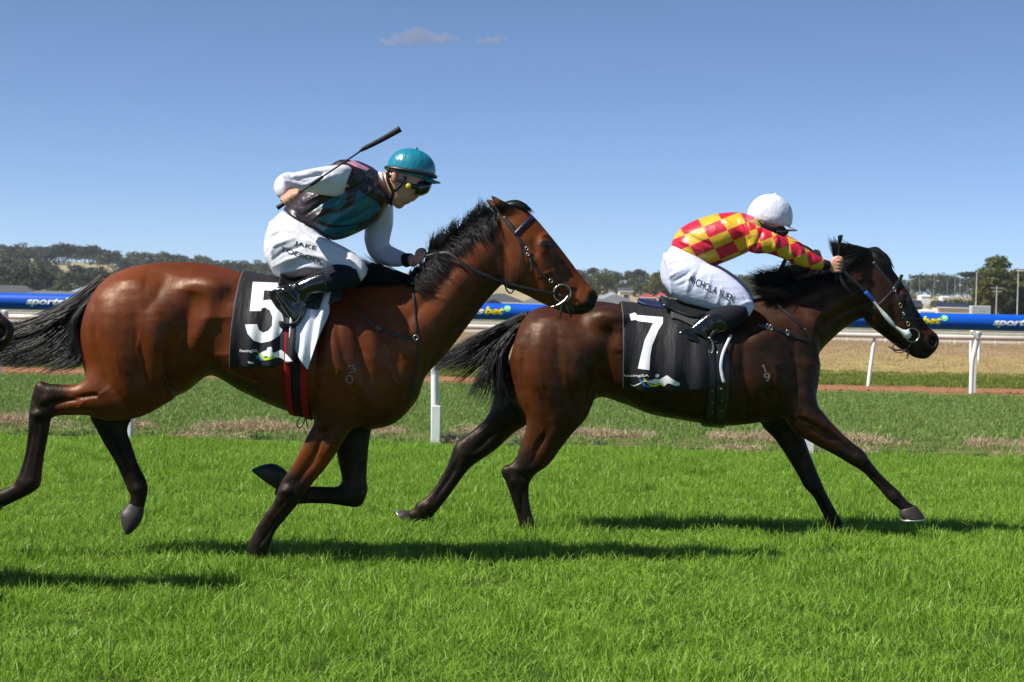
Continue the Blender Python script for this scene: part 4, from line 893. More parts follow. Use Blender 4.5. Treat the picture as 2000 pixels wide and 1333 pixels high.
# ================================================================== jockeys
M_SKIN = plain('skin', (0.52, 0.25, 0.165), 0.45, var=0.10, nscale=45, spec=0.4, bmp=0.08)
def cloth_mat(name, col, rough=0.6, spec=0.3, wr=0.5, sheen=0.0, col2=None, fac=None, nsc=14, stretch=(1, 1, 2.2), rot=None, build=None):
    m, nt, bs = mat(name)
    n = noise_tex(nt, nsc, 3, 0.5, stretch=stretch)
    w2 = noise_tex(nt, 420, 2)
    c = build(nt) if build else mixc(nt, mathn(nt, 'MULTIPLY', n.outputs['Fac'], 0.22), col, tuple(x * 0.7 for x in col))
    if isinstance(c, bpy.types.NodeSocket): nt.links.new(c, bs.inputs['Base Color'])
    bs.inputs['Roughness'].default_value = rough; bs.inputs['Specular IOR Level'].default_value = spec
    bs.inputs['Sheen Weight'].default_value = sheen
    h = mathn(nt, 'ADD', n.outputs['Fac'], mathn(nt, 'MULTIPLY', w2.outputs['Fac'], 0.03))
    bump(nt, bs, h, wr, 0.03)
    return m
M_BREECH = cloth_mat('white_breeches', (0.60, 0.60, 0.64), 0.55, 0.35, 0.28, nsc=7, stretch=(2.4, 1, 0.8))
M_BREECH7 = cloth_mat('bluish_white_breeches', (0.57, 0.60, 0.78), 0.5, 0.4, 0.28, nsc=7, stretch=(0.8, 1, 2.4))
M_SLEEVE = cloth_mat('white_satin_sleeve', (0.64, 0.64, 0.69), 0.38, 0.45, 0.36, nsc=8, stretch=(1, 1, 1.8))
def silk5(nt):
    c = mixc(nt, mathn(nt, 'GREATER_THAN', attr(nt, 'teal'), 0.0), (0.022, 0.013, 0.018), (0.010, 0.115, 0.165))
    return mixc(nt, mathn(nt, 'GREATER_THAN', attr(nt, 'pink'), 0.0), c, (0.55, 0.24, 0.33))
M_SILK5 = cloth_mat('black_and_teal_silk', (0, 0, 0), 0.33, 0.5, 0.35, nsc=8, stretch=(1.2, 1, 1.6), build=silk5)
def silk7(nt):
    ch = nt.nodes.new('ShaderNodeTexChecker'); ch.inputs['Scale'].default_value = 1.0
    ch.inputs[1].default_value = (0.52, 0.014, 0.036, 1); ch.inputs[2].default_value = (0.58, 0.36, 0.025, 1)
    nt.links.new(attr(nt, 'chk', 'Vector'), ch.inputs[0]); return ch.outputs[0]
M_SILK7 = cloth_mat('red_and_yellow_silk', (0, 0, 0), 0.36, 0.45, 0.35, nsc=8, stretch=(1.2, 1, 1.6), build=silk7)
M_TEAL = cloth_mat('teal_satin_cap', (0.010, 0.19, 0.27), 0.26, 0.7, 0.25, nsc=12, stretch=(2.5, 1, 0.8))
M_CAPW = cloth_mat('white_cap_cover', (0.68, 0.69, 0.78), 0.5, 0.4, 0.25, nsc=16, stretch=(1.5, 1, 1))
M_BOOT = plain('patent_leather_boot', (0.006, 0.006, 0.007), 0.13, spec=0.7, var=0.3, nscale=18, bmp=0.35, bdist=0.01)
M_SOCK = plain('navy_knit_sock', (0.010, 0.011, 0.019), 0.85, spec=0.2, var=0.25, nscale=120, bmp=0.2)
M_STRAPB = plain('black_leather', (0.010, 0.010, 0.010), 0.42, spec=0.5, var=0.35, nscale=60, bmp=0.15)
M_LENS = plain('goggle_lens', (0.006, 0.007, 0.006), 0.08, spec=0.8, var=0.2)
M_YEL = plain('yellow_plastic', (0.55, 0.42, 0.02), 0.35, var=0.1)
M_RUB = plain('black_rubber', (0.009, 0.009, 0.009), 0.6, spec=0.3, var=0.3, nscale=50)
M_STEEL = plain('dull_steel', (0.34, 0.34, 0.33), 0.36, metal=1.0, var=0.1, nscale=30)
M_BRASS = plain('brass', (0.34, 0.24, 0.09), 0.4, metal=1.0, var=0.1)
M_COLLAR = plain('white_stock_collar', (0.8, 0.8, 0.82), 0.6, var=0.05)
M_HAIRB = plain('dark_brown_hair', (0.02, 0.013, 0.01), 0.5, var=0.4, nscale=80, stretch=(1, 1, 5))

def fist(c, ax, wdir, s=1.0, flip=1):
    """closed hand round an axis ax at c, its wrist towards wdir; five fingers, each its own chain"""
    ax = np.array(ax, float); ax /= np.linalg.norm(ax)
    b = -np.array(wdir, float); b -= ax * (b @ ax); b /= np.linalg.norm(b)
    o = np.cross(b, ax)
    if o[1] * flip > 0: o = -o
    P = []
    lens = [0.92, 1.0, 0.97, 0.82]
    for i in range(4):
        base = c + ax * (0.030 - 0.0205 * i) * s
        pts = []; R = 0.0235 * s
        for a, kk in ((-1.5, 1.25), (-0.9, 1.12), (-0.2, 1.06), (0.55, 1.0), (1.35, 0.95), (2.1 * lens[i] + 0.1, 0.72)):
            pts.append(base + R * kk * (o * math.cos(a) + b * math.sin(a)))
        P.append((*tube_pts(pts, np.array([.0098, .0103, .0095, .0092, .0086, .0075]) * s, 10, 3), 0.006))
    # palm / back of the hand
    pv, pf = ellipsoid((0, 0, 0), (0.018 * s, 0.030 * s, 0.044 * s))
    Rm = np.stack([o, b, ax], 1)
    P.append((pv @ Rm.T + c - b * 0.030 * s + o * 0.004 * s, pf, 0.012))
    th = [c + ax * .036 * s - b * .034 * s, c + ax * .050 * s - b * .012 * s + o * .012 * s, c + ax * .046 * s + b * .010 * s + o * .020 * s, c + ax * .034 * s + b * .022 * s + o * .016 * s]
    P.append((*tube_pts(th, np.array([.013, .0115, .0105, .008]) * s, 10, 3), 0.008))
    wrist = c - b * 0.062 * s
    return P, wrist
def sdf_obj(name, parts, parent, mt, vox=0.006, it=4, post=None):
    v, q = sdf_union(parts, vox, 10)
    v = relax(v, q, it)
    if post is not None: v = post(v, q)
    return link(name, mesh(name, v, q), parent, mt), v, q
def folds(v, q, cy, st, gain=1.7):
    """cloth folds: (polyline px, width, amp mm, side)"""
    return relax(sculpt(v, q, st, cy, 1, gain), q, 1)
def cap(name, c, fwd, up, half, hgt, wid, parent, mt, nub=0.012, seed=0):
    """dome-shaped skull cap; fwd along its rim, up its crown"""
    fwd = np.array(fwd, float); fwd /= np.linalg.norm(fwd); up = np.array(up, float); up -= fwd * (up @ fwd); up /= np.linalg.norm(up)
    sd = np.cross(up, fwd)
    rg = np.random.default_rng(seed)
    rings = []; k = 48
    prof = [(0.86, -0.24), (0.93, -0.18), (0.975, -0.08), (1.0, 0.04), (0.985, 0.2), (0.945, 0.36), (0.875, 0.52), (0.77, 0.67), (0.63, 0.80), (0.46, 0.90), (0.28, 0.965), (0.12, 0.995), (0.075, 1.02), (0.06, 1.0 + nub / hgt), (0.02, 1.02 + nub / hgt)]
    th = np.linspace(0, 2 * math.pi, k, endpoint=False)
    for (r, h) in cr(prof, 3):
        pk = 1 + 0.006 * np.sin(th * 8) * (0 < h < 0.95)
        rings.append(c + np.outer(np.cos(th) * r * half * pk, fwd) + np.outer(np.sin(th) * r * wid * pk, sd) + up * (h * hgt))
    v, f = ringmesh(np.array(rings))
    return obj(name, v, f, parent, mt), (fwd, up, sd)
def peak(c, fr, half, wid, ln, parent, mt, drop=0.1, z0=-0.02):
    fwd, up, sd = fr; V = []; n = 17; m = 6
    for lay in (0, 1):
        for i in range(n):
            a = (i / (n - 1) - 0.5) * 1.9
            for j in range(m):
                t = j / (m - 1)
                e = half * 0.95 + ln * t * math.cos(a) ** 0.5 if abs(a) < 1.5 else half * 0.95
                V.append(c + fwd * (math.cos(a) * half * 0.96 + ln * t * math.cos(a)) + sd * math.sin(a) * (wid * 1.0 + 0.01 * t) + up * (z0 - drop * ln * t - 0.018 * t * (math.sin(a) ** 2) - 0.005 * lay))
    F = []
    for lay in (0, 1):
        o = lay * n * m
        for i in range(n - 1):
            for j in range(m - 1):
                q = (o + i * m + j, o + i * m + j + 1, o + (i + 1) * m + j + 1, o + (i + 1) * m + j)
                F.append(q if lay else q[::-1])
    for i in range(n - 1):
        a = i * m + m - 1; F.append((a, a + m, a + m + n * m, a + n * m))
    return obj('cap_peak', V, F, parent, mt)

def strap(name, pts, wpx, cy, parent, mt, thick=0.3, sub=4, normal=(0, 1, 0)):
    """flat strap through 3-D points, width in pixels at distance cy"""
    r = np.asarray(wpx, float) / 2 / (FPX / cy)
    v, f = tube_pts(pts, r, 10, sub, True, (normal, thick))
    return obj(name, v, f, parent, mt)

# ------------------------------------------------------------------ jockey on the bay, number 5
def P5(x, y, dy=0): return U(x, y, CYR + dy)
j5 = empty('person', tuple(P5(580, 560)), 'person in black and teal silks with teal cap, whip raised, on the bay horse', 'person', 'jockeys')
L5 = lambda st, k=20, sub=5: loft(st, CYR, sub, k)
wd5 = P5(700, 297, -.36) - P5(548, 402, -.40)
hand5, wr5 = fist(P5(568, 390, -.40), wd5, P5(553, 372, -.34) - P5(568, 390, -.40))
hand5b, wr5b = fist(P5(826, 500, -.01), P5(832, 512, -.08) - P5(822, 490, .06), P5(803, 507, .05) - P5(826, 500, -.01))
core5 = [(*L5([(785, 312, 830, 325, .045), (757, 337, 836, 360, .072), (752, 362, 821, 379, .068), (754, 385, 803, 393, .055), (760, 398, 783, 405, .034)]), .03),
         (*L5([(822, 366, 832, 366, .012), (812, 377, 826, 376, .014), (804, 386, 815, 387, .016), (802, 392, 808, 394, .008)], 12), .012),
         (*ellipsoid(P5(795, 394, 0), (.016, .022, .011)), .012), (*ellipsoid(P5(779, 401, 0), (.022, .026, .018)), .015),
         (*L5([(722, 338, 752, 398, .058), (745, 338, 762, 394, .055), (760, 335, 775, 385, .055)]), .03),
         (*ellipsoid(P5(769, 347, -.074), (.017, .010, .028)), .008), (*ellipsoid(P5(769, 347, .074), (.017, .010, .028)), .008),
         (*L5([(565, 425, 635, 460, .11), (620, 365, 690, 435, .13), (690, 335, 742, 400, .12), (735, 345, 755, 390, .06)]), .03),
         (*tube_pts([P5(700, 365, -.1), P5(663, 353, -.20), P5(590, 354, -.27), P5(561, 359, -.30), P5(553, 370, -.345), wr5], [.04, .045, .036, .028, .027, .024], 12), .03),
         (*tube_pts([P5(720, 385, .1), P5(738, 430, .19), P5(740, 478, .21), P5(757, 502, .18), P5(785, 507, .12), P5(803, 507, .06), wr5b], [.04, .042, .034, .03, .026, .024, .022], 12), .03)] + hand5 + hand5b
for s_ in (-1, 1):
    core5.append((*tube_pts([P5(575, 470, .08 * s_), P5(700, 528, .21 * s_), P5(585, 568, .24 * s_), P5(570, 620, .25 * s_)], [.07, .05, .035, .025], 12), .03))
sdf_obj('body', core5, j5, M_SKIN, .0055, 2)
# jersey
v, q = sdf_union([(*L5([(553, 410, 650, 470, .148), (572, 385, 672, 466, .165), (600, 355, 705, 452, .18), (640, 325, 738, 432, .19), (690, 314, 757, 404, .175), (722, 324, 764, 395, .12), (738, 335, 763, 388, .07)], 40, 7), .02),
                  (*ellipsoid(P5(672, 345, -.15), (.085, .07, .085)), .05), (*ellipsoid(P5(722, 385, .15), (.085, .07, .085)), .05)], .006, 10)
v = relax(v, q, 4)
v = folds(v, q, CYR, [([(610, 440), (650, 410), (680, 400)], 5, 9, -1), ([(600, 425), (640, 398), (670, 390)], 4, -7, -1), ([(630, 455), (670, 425), (700, 410)], 5, 8, -1), ([(600, 400), (640, 382), (680, 375)], 4, 7, -1),
                     ([(650, 380), (690, 360), (705, 345)], 4, 7, -1), ([(660, 390), (700, 375), (725, 355)], 4, -7, -1), ([(690, 400), (725, 380), (745, 360)], 5, 7, -1), ([(585, 415), (600, 440), (640, 462)], 5, -7, -1),
                     ([(670, 440), (700, 430), (730, 410)], 5, -6, -1), ([(700, 330), (715, 345), (722, 360)], 4, 6, -1), ([(725, 335), (735, 350), (738, 375)], 4, -7, 0), ([(565, 415), (620, 450), (655, 468)], 4, 6, 0), ([(640, 425), (672, 400), (690, 395)], 3, -6, -1)])
x_, y_ = PX(v)
me = mesh('jersey', v, q)
near = v[:, 1] < CYR + .02
star = np.maximum.reduce([in_poly(x_, y_, [(613, 411), (655, 382), (678, 372), (676, 396), (660, 412), (640, 406)]), in_poly(x_, y_, [(700, 372), (735, 395), (745, 408), (720, 430), (690, 440), (650, 440), (618, 428), (640, 418), (668, 414), (690, 400)]),
                          in_poly(x_, y_, [(612, 436), (650, 446), (700, 440), (690, 455), (655, 466), (632, 455)])])
set_attr(me, 'teal', np.where(near, star, -1)); set_attr(me, 'pink', in_poly(x_, y_, [(676, 318), (690, 314), (722, 330), (716, 334), (695, 326)]))
jer5 = link('jersey', me, j5, M_SILK5)
jv5, jq5 = v, q
sdf_obj('sleeve', [(*L5([(690, 328, 672, 380, .066, -.17), (672, 322, 655, 384, .070, -.20), (630, 326, 622, 380, .066, -.235), (590, 334, 590, 374, .060, -.27), (560, 342, 556, 376, .052, -.30), (545, 352, 540, 376, .036, -.31)], 28, 6), .02),
                   (*tube_pts([P5(562, 356, -.29), P5(553, 362, -.33), P5(552, 374, -.36), wr5 * .6 + P5(556, 380, -.37) * .4], [.045, .041, .037, .031], 20), .03)], j5, M_SLEEVE, .006, 3,
        lambda v, q: folds(v, q, CYR, [([(600, 372), (640, 362), (665, 350)], 4, 7, -1), ([(590, 360), (630, 352), (660, 340)], 4, -6, -1), ([(560, 345), (575, 365), (600, 372)], 4, 6, -1), ([(575, 342), (590, 358), (615, 366)], 4, -6, -1), ([(612, 340), (640, 345), (665, 362)], 4, 5, -1)]))
sdf_obj('sleeve', [(*L5([(712, 425, 768, 400, .066, .17), (712, 450, 768, 436, .066, .20), (712, 472, 762, 466, .062, .21), (722, 500, 762, 478, .058, .21), (742, 516, 775, 486, .053, .18), (770, 522, 790, 493, .047, .14), (794, 519, 800, 499, .036, .08)], 28, 6), .02)], j5, M_SLEEVE, .006, 3,
        lambda v, q: folds(v, q, CYR, [([(715, 470), (735, 482), (760, 480)], 4, 7, -1), ([(720, 490), (745, 498), (775, 490)], 4, -6, -1), ([(720, 450), (745, 455), (762, 445)], 4, -5, -1)]))
v_, f_ = tube_pts([P5(792, 509, .085), P5(797, 508, .075), P5(803, 507, .06)], [.037, .035, .031], 18, 2); obj('sleeve_cuff', v_, f_, j5, M_SOCK)
# collar
v_, f_ = tube_pts([P5(735, 366, 0), P5(741, 364, 0), P5(752, 362, 0)], [.078, .074, .066], 24, 2); obj('collar', v_, f_, j5, M_COLLAR)
# breeches
_, bv5, bq5 = sdf_obj('breeches', [(*L5([(552, 412, 648, 470, .146), (532, 432, 642, 498, .165), (518, 465, 612, 530, .17), (517, 498, 580, 542, .15), (530, 525, 560, 543, .09)], 36, 6), .03),
    (*L5([(528, 435, 540, 538, .085, -.09), (580, 444, 586, 541, .088, -.125), (640, 467, 636, 534, .078, -.17), (688, 492, 676, 538, .064, -.21), (711, 514, 698, 548, .054, -.225), (717, 534, 703, 553, .036, -.225)], 30, 6), .05),
    (*L5([(528, 435, 540, 538, .085, .09), (580, 444, 586, 541, .088, .125), (640, 467, 636, 534, .078, .17), (688, 492, 676, 538, .064, .21), (711, 514, 698, 548, .054, .225), (717, 534, 703, 553, .036, .225)], 30, 6), .05)],
    j5, M_BREECH, .006, 4,
    lambda v, q: folds(v, q, CYR, [([(530, 500), (550, 480), (585, 468)], 4, 8, 0), ([(535, 515), (560, 496), (600, 484)], 4, -8, 0), ([(540, 525), (570, 510), (610, 500)], 4, 8, 0), ([(550, 532), (585, 520), (620, 515)], 4, -7, 0), ([(565, 440), (590, 455), (615, 470)], 5, 6, 0),
                       ([(560, 535), (610, 522), (650, 528)], 4, 8, 0), ([(640, 480), (665, 495), (690, 515)], 5, -5, 0), ([(690, 505), (700, 520), (705, 540)], 4, 6, 0), ([(600, 470), (640, 480), (670, 500)], 5, 5, 0), ([(525, 480), (540, 465), (560, 455)], 4, -6, 0), ([(610, 500), (640, 505), (665, 520)], 4, 5, 0), ([(600, 455), (630, 472), (655, 490)], 3, -5, 0), ([(655, 485), (680, 498), (700, 512)], 3, -5, 0), ([(520, 500), (535, 490), (550, 485)], 3, -6, 0), ([(570, 525), (600, 508), (630, 508)], 3, -6, 0), ([(545, 440), (560, 455), (585, 462)], 3, -5, 0), ([(670, 525), (690, 530), (705, 530)], 3, -6, 0)], 1.15))
M_BLUEP = None
for s_ in (-1, 1):
    D = lambda a: a * -s_ * -1
    v_, f_ = L5([(694, 516, 706, 552, .052, .235 * s_), (676, 515, 696, 560, .057, .24 * s_), (652, 517, 668, 567, .057, .245 * s_), (628, 528, 640, 571, .051, .25 * s_), (612, 535, 622, 573, .047, .25 * s_)], 24); obj('sock', v_, f_, j5, M_SOCK)
    b_, _, _ = sdf_obj('boot', [(*L5([(634, 526, 644, 572, .054, .25 * s_), (612, 534, 622, 576, .050, .252 * s_), (592, 544, 604, 580, .043, .255 * s_), (574, 552, 594, 590, .039, .255 * s_), (562, 560, 586, 598, .03, .255 * s_)], 24), .02),
        (*L5([(526, 570, 560, 556, .024, .255 * s_), (530, 578, 586, 566, .035, .255 * s_), (541, 594, 600, 588, .041, .255 * s_), (555, 612, 598, 610, .044, .255 * s_), (566, 627, 590, 628, .042, .255 * s_), (573, 640, 585, 641, .028, .255 * s_)], 24), .02)], j5, M_BOOT, .006, 3,
        lambda v, q: folds(v, q, CYR, [([(574, 556), (585, 562), (596, 575)], 3, -7, 0), ([(582, 552), (592, 560), (602, 570)], 3, 6, 0), ([(566, 566), (580, 572), (592, 588)], 3, 6, 0), ([(560, 575), (575, 585), (585, 600)], 3, -6, 0), ([(545, 570), (558, 592), (572, 618)], 3, -4, 0)]))
    v_, f_ = strapv = tube_pts([P5(524, 571, .255 * s_), P5(541, 598, .255 * s_), P5(557, 616, .255 * s_), P5(571, 634, .255 * s_)], [.008, .009, .009, .008], 8, 3, True, ((.8, 0, -.6), 1)); obj('boot_sole', v_, f_, b_, M_RUB)
# cap, peak, band, goggles, chin strap
cap_c = P5(803, 334, 0); cap_f = P5(850, 353, 0) - P5(756, 331, 0); cap_u = P5(815, 292, 0) - P5(803, 336, 0)
hc5, fr5 = cap('cap', cap_c, cap_f, cap_u, .124, .112, .096, j5, M_TEAL, .008)
peak(cap_c, fr5, .124, .096, .040, hc5, M_TEAL, .12, -.018)
th = np.linspace(0, 2 * math.pi, 40)
bandp = [cap_c + fr5[0] * math.cos(a) * .128 + fr5[2] * math.sin(a) * .099 + fr5[1] * (-.008 + .006 * math.cos(a)) for a in th]
v_, f_ = tube_pts(bandp, .0095, 8, 1, False, (fr5[1], 1.0)); obj('cap_band', v_, f_, hc5, M_STRAPB)
v_, f_ = tube_pts([cap_c + fr5[0] * -.055 + fr5[2] * s * .088 + fr5[1] * z for s, z in ((1.02, -.01), (.99, .03), (.88, .062), (.7, .085))], .0025, 6, 3); obj('elastic_cord', v_, f_, hc5, M_STRAPB)
gog = empty('goggles', tuple(P5(820, 365, 0))); gog.parent = j5; gog.matrix_parent_inverse = parent_inv(j5)
v_, f_ = loft([(818, 352, 812, 384, .066, 0, 0, 3), (830, 354, 823, 383, .070, 0, 0, 3), (841, 358, 833, 379, .058, 0, 0, 3), (844, 361, 837, 376, .045, 0, 0, 3)], CYR, 4, 24); obj('lens', v_, f_, gog, M_LENS)
v_, f_ = tube_pts([P5(818, 367, -.066), P5(800, 362, -.078), P5(780, 352, -.080), P5(760, 344, -.07)], [.016, .011, .009, .009], 10, 3, True, ((0, 1, 0), .35)); obj('goggle_strap', v_, f_, gog, M_STRAPB)
v_, f_ = ellipsoid(P5(798, 364, -.082), (.0145, .008, .0145)); obj('strap_clip', v_, f_, gog, M_YEL)
v_, f_ = tube_pts([P5(757, 335, -.083), P5(758, 352, -.083), P5(764, 366, -.077), P5(768, 378, -.068), P5(764, 392, -.05), P5(763, 402, 0), P5(764, 392, .05)], [.011, .009, .009, .008, .007, .006, .006], 8, 4, True, ((0, 1, 0), .4)); obj('chin_strap', v_, f_, hc5, M_STRAPB)
v_, f_ = tube_pts([P5(792, 345, -.082), P5(784, 360, -.078), P5(770, 374, -.07)], [.009, .008, .007], 8, 4, True, ((0, 1, 0), .4)); obj('chin_strap', v_, f_, hc5, M_STRAPB)
# whip
wh = empty('riding_whip', tuple(P5(568, 390, -.40)), 'black riding whip with padded end, raised in the hand of the number 5 rider', 'whip')
v_, f_ = tube_pts([P5(543, 406, -.405), P5(568, 389, -.40), P5(625, 349, -.385), P5(705, 295, -.36)], [.0075, .006, .0045, .0045], 10, 6); obj('shaft', v_, f_, wh, M_RUB)
v_, f_ = tube_pts([P5(541, 407, -.405), P5(552, 400, -.403), P5(566, 390, -.40)], [.012, .0105, .009], 10, 3); obj('handle', v_, f_, wh, M_RUB)
v_, f_ = tube_pts([P5(606, 362, -.39), P5(618, 354, -.387), P5(631, 345, -.383)], [.0085, .0095, .007], 10, 3); obj('grip_collar', v_, f_, wh, M_RUB)
v_, f_ = tube_pts([P5(703, 296, -.36), P5(712, 290, -.358), P5(740, 276, -.35), P5(770, 259, -.34), P5(782, 252, -.337)], [.005, .011, .0125, .0145, .0155], 12, 3, True, ((0, 1, 0), .7)); obj('padded_flap', v_, f_, wh, M_RUB)

# ------------------------------------------------------------------ jockey on the brown horse, number 7
def P7(x, y, dy=0): return U(x, y, CYF + dy)
j7 = empty('person', tuple(P7(1360, 600)), 'person in red and yellow checked silks with white cap, crouching over the number 7 horse', 'person', 'jockeys')
L7 = lambda st, k=20, sub=5: loft(st, CYF, sub, k)
wd7 = P7(1640, 462, -.15) - P7(1633, 552, -.12)
hand7, wr7 = fist(P7(1637, 519, -.135), wd7, P7(1610, 518, -.145) - P7(1637, 519, -.135), .95)
hand7b, wr7b = fist(P7(1596, 502, .12), P7(1602, 520, .05) - P7(1590, 484, .16), P7(1578, 498, .14) - P7(1596, 502, .12), .95)
core7 = [(*L7([(1485, 398, 1525, 404, .045), (1466, 426, 1538, 440, .072), (1466, 445, 1530, 458, .068), (1472, 462, 1522, 474, .054), (1482, 474, 1508, 484, .034)]), .03),
         (*L7([(1528, 444, 1538, 446, .012), (1524, 454, 1537, 456, .014), (1520, 461, 1532, 464, .014), (1519, 466, 1525, 468, .008)], 12), .012),
         (*ellipsoid(P7(1516, 470, 0), (.016, .022, .011)), .012), (*ellipsoid(P7(1504, 479, 0), (.02, .024, .016)), .015),
         (*L7([(1440, 430, 1478, 470, .055), (1462, 428, 1490, 466, .055), (1478, 428, 1500, 462, .055)]), .03),
         (*ellipsoid(P7(1488, 442, -.074), (.017, .010, .027)), .008), (*ellipsoid(P7(1488, 442, .074), (.017, .010, .027)), .008),
         (*L7([(1325, 485, 1380, 515, .11), (1370, 445, 1425, 490, .13), (1430, 430, 1470, 470, .12), (1460, 432, 1485, 462, .06)]), .03),
         (*tube_pts([P7(1450, 460, -.1), P7(1478, 468, -.18), P7(1527, 483, -.2), P7(1585, 510, -.165), P7(1612, 518, -.143), wr7], [.04, .042, .034, .026, .023, .021], 12), .03),
         (*tube_pts([P7(1455, 455, .1), P7(1480, 462, .18), P7(1530, 476, .2), P7(1562, 490, .165), P7(1580, 498, .14), wr7b], [.04, .042, .034, .026, .023, .021], 12), .03)] + hand7 + hand7b
for s_ in (-1, 1):
    core7.append((*tube_pts([P7(1335, 545, .08 * s_), P7(1455, 602, .2 * s_), P7(1372, 645, .22 * s_), P7(1385, 682, .22 * s_)], [.07, .05, .035, .025], 12), .03))
sdf_obj('body', core7, j7, M_SKIN, .0055, 2)
tors7 = (*L7([(1311, 480, 1390, 524, .145), (1319, 458, 1404, 517, .162), (1342, 438, 1432, 506, .178), (1386, 421, 1462, 492, .186), (1430, 415, 1486, 478, .172), (1460, 419, 1496, 464, .11), (1472, 424, 1494, 456, .07)], 40, 7), .02)
arm7 = (*L7([(1448, 428, 1462, 492, .066, -.16), (1478, 440, 1478, 496, .064, -.185), (1505, 452, 1498, 496, .058, -.2), (1532, 464, 1522, 503, .053, -.2), (1560, 478, 1552, 516, .049, -.185), (1588, 494, 1582, 526, .043, -.165), (1611, 508, 1606, 527, .032, -.145)], 28, 6), .04)
arm7b = (*L7([(1450, 424, 1470, 485, .066, .16), (1480, 436, 1480, 488, .064, .185), (1505, 447, 1500, 488, .058, .2), (1534, 458, 1526, 494, .053, .2), (1560, 472, 1554, 505, .046, .17), (1580, 486, 1574, 510, .036, .14)], 28, 6), .04)
v, q = sdf_union([tors7, arm7, arm7b], .006, 10)
v = relax(v, q, 4)
v = folds(v, q, CYF, [([(1460, 480), (1440, 490), (1410, 505)], 4, 8, -1), ([(1455, 470), (1430, 478), (1400, 490)], 4, -7, -1), ([(1450, 490), (1425, 502), (1395, 515)], 4, 6, -1), ([(1320, 470), (1340, 480), (1375, 500)], 4, 6, 0), ([(1330, 455), (1355, 470), (1390, 485)], 4, -6, 0),
                     ([(1480, 450), (1470, 470), (1462, 490)], 4, -8, -1), ([(1495, 455), (1505, 470), (1500, 490)], 4, 6, -1), ([(1520, 465), (1530, 480), (1525, 498)], 4, -6, -1), ([(1540, 472), (1552, 490), (1550, 508)], 4, 6, -1), ([(1565, 488), (1575, 500), (1572, 518)], 4, -5, -1), ([(1400, 425), (1420, 445), (1445, 460)], 5, 5, -1), ([(1480, 430), (1500, 445), (1520, 462)], 4, 5, -1)])
x_, y_ = PX(v)
# checker coordinates: along the back / round the trunk; along the arm / round it
ux = ((x_ - 1312) * 0.87 - (y_ - 480) * 0.49)
uy = ((x_ - 1312) * 0.30 + (y_ - 480) * 0.95)
ta = ux / 39.0 + 0.2; tb = (uy + 90) / 24.5 + (x_ - 1380) * 0.004
ax_ = (x_ - 1470) * 0.90 + (y_ - 460) * 0.44; ay_ = -(x_ - 1470) * 0.44 + (y_ - 460) * 0.90
sa = (ax_ + ay_ * 0.9) / 36.0 + 0.35; sb = (ax_ - ay_ * 0.9) / 36.0 + 0.6
onarm = (in_poly(x_, y_, [(1462, 432), (1500, 445), (1620, 500), (1620, 540), (1560, 530), (1478, 500), (1466, 470)]) > 0)
chk = np.stack([np.where(onarm, sa, ta), np.where(onarm, sb, tb), np.full(len(v), 0.5)], 1)
me = mesh('jersey', v, q); set_attr(me, 'chk', chk, 'FLOAT_VECTOR')
link('jersey', me, j7, M_SILK7)
v_, f_ = tube_pts([P7(1607, 517, -.145), P7(1613, 518, -.142), P7(1620, 518, -.14)], [.031, .029, .025], 18, 2); obj('sleeve_cuff', v_, f_, j7, M_SOCK)
v_, f_ = tube_pts([P7(1463, 444, 0), P7(1470, 443, 0), P7(1479, 441, 0)], [.073, .070, .064], 24, 2); obj('collar', v_, f_, j7, M_COLLAR)
_, bv7, bq7 = sdf_obj('breeches', [(*L7([(1312, 480, 1391, 525, .143), (1297, 503, 1396, 535, .162), (1290, 530, 1385, 570, .168), (1294, 552, 1352, 592, .15), (1305, 565, 1335, 590, .09)], 36, 6), .03),
    (*L7([(1296, 500, 1312, 575, .085, -.09), (1345, 508, 1340, 592, .088, -.125), (1398, 522, 1382, 604, .080, -.165), (1438, 548, 1422, 613, .067, -.2), (1463, 575, 1447, 619, .056, -.212), (1474, 598, 1460, 621, .038, -.212)], 30, 6), .05),
    (*L7([(1296, 496, 1312, 570, .085, .09), (1345, 502, 1340, 586, .088, .125), (1398, 516, 1382, 596, .080, .165), (1438, 540, 1422, 603, .067, .2), (1463, 565, 1447, 609, .056, .212), (1474, 586, 1460, 611, .038, .212)], 30, 6), .05)],
    j7, M_BREECH7, .006, 4,
    lambda v, q: folds(v, q, CYF, [([(1310, 552), (1330, 540), (1352, 525)], 3.5, -9, 0), ([(1318, 560), (1338, 550), (1350, 545)], 3, -6, 0), ([(1335, 570), (1338, 550), (1350, 525)], 4, 7, 0), ([(1345, 570), (1350, 545), (1362, 520)], 4, -6, 0), ([(1368, 580), (1375, 560), (1380, 540)], 3, 4, 0), ([(1390, 595), (1396, 575), (1400, 560)], 3, 4, 0),
                       ([(1405, 605), (1412, 588), (1418, 575)], 3, 4, 0), ([(1435, 595), (1448, 590), (1462, 592)], 3, 6, 0), ([(1440, 605), (1452, 602), (1466, 605)], 3, -5, 0), ([(1330, 495), (1360, 510), (1385, 520)], 5, 5, 0), ([(1300, 520), (1320, 512), (1345, 512)], 3, -5, 0), ([(1298, 545), (1312, 535), (1330, 528)], 3, 5, 0), ([(1425, 560), (1440, 575), (1450, 595)], 3, -4, 0)], 1.1))
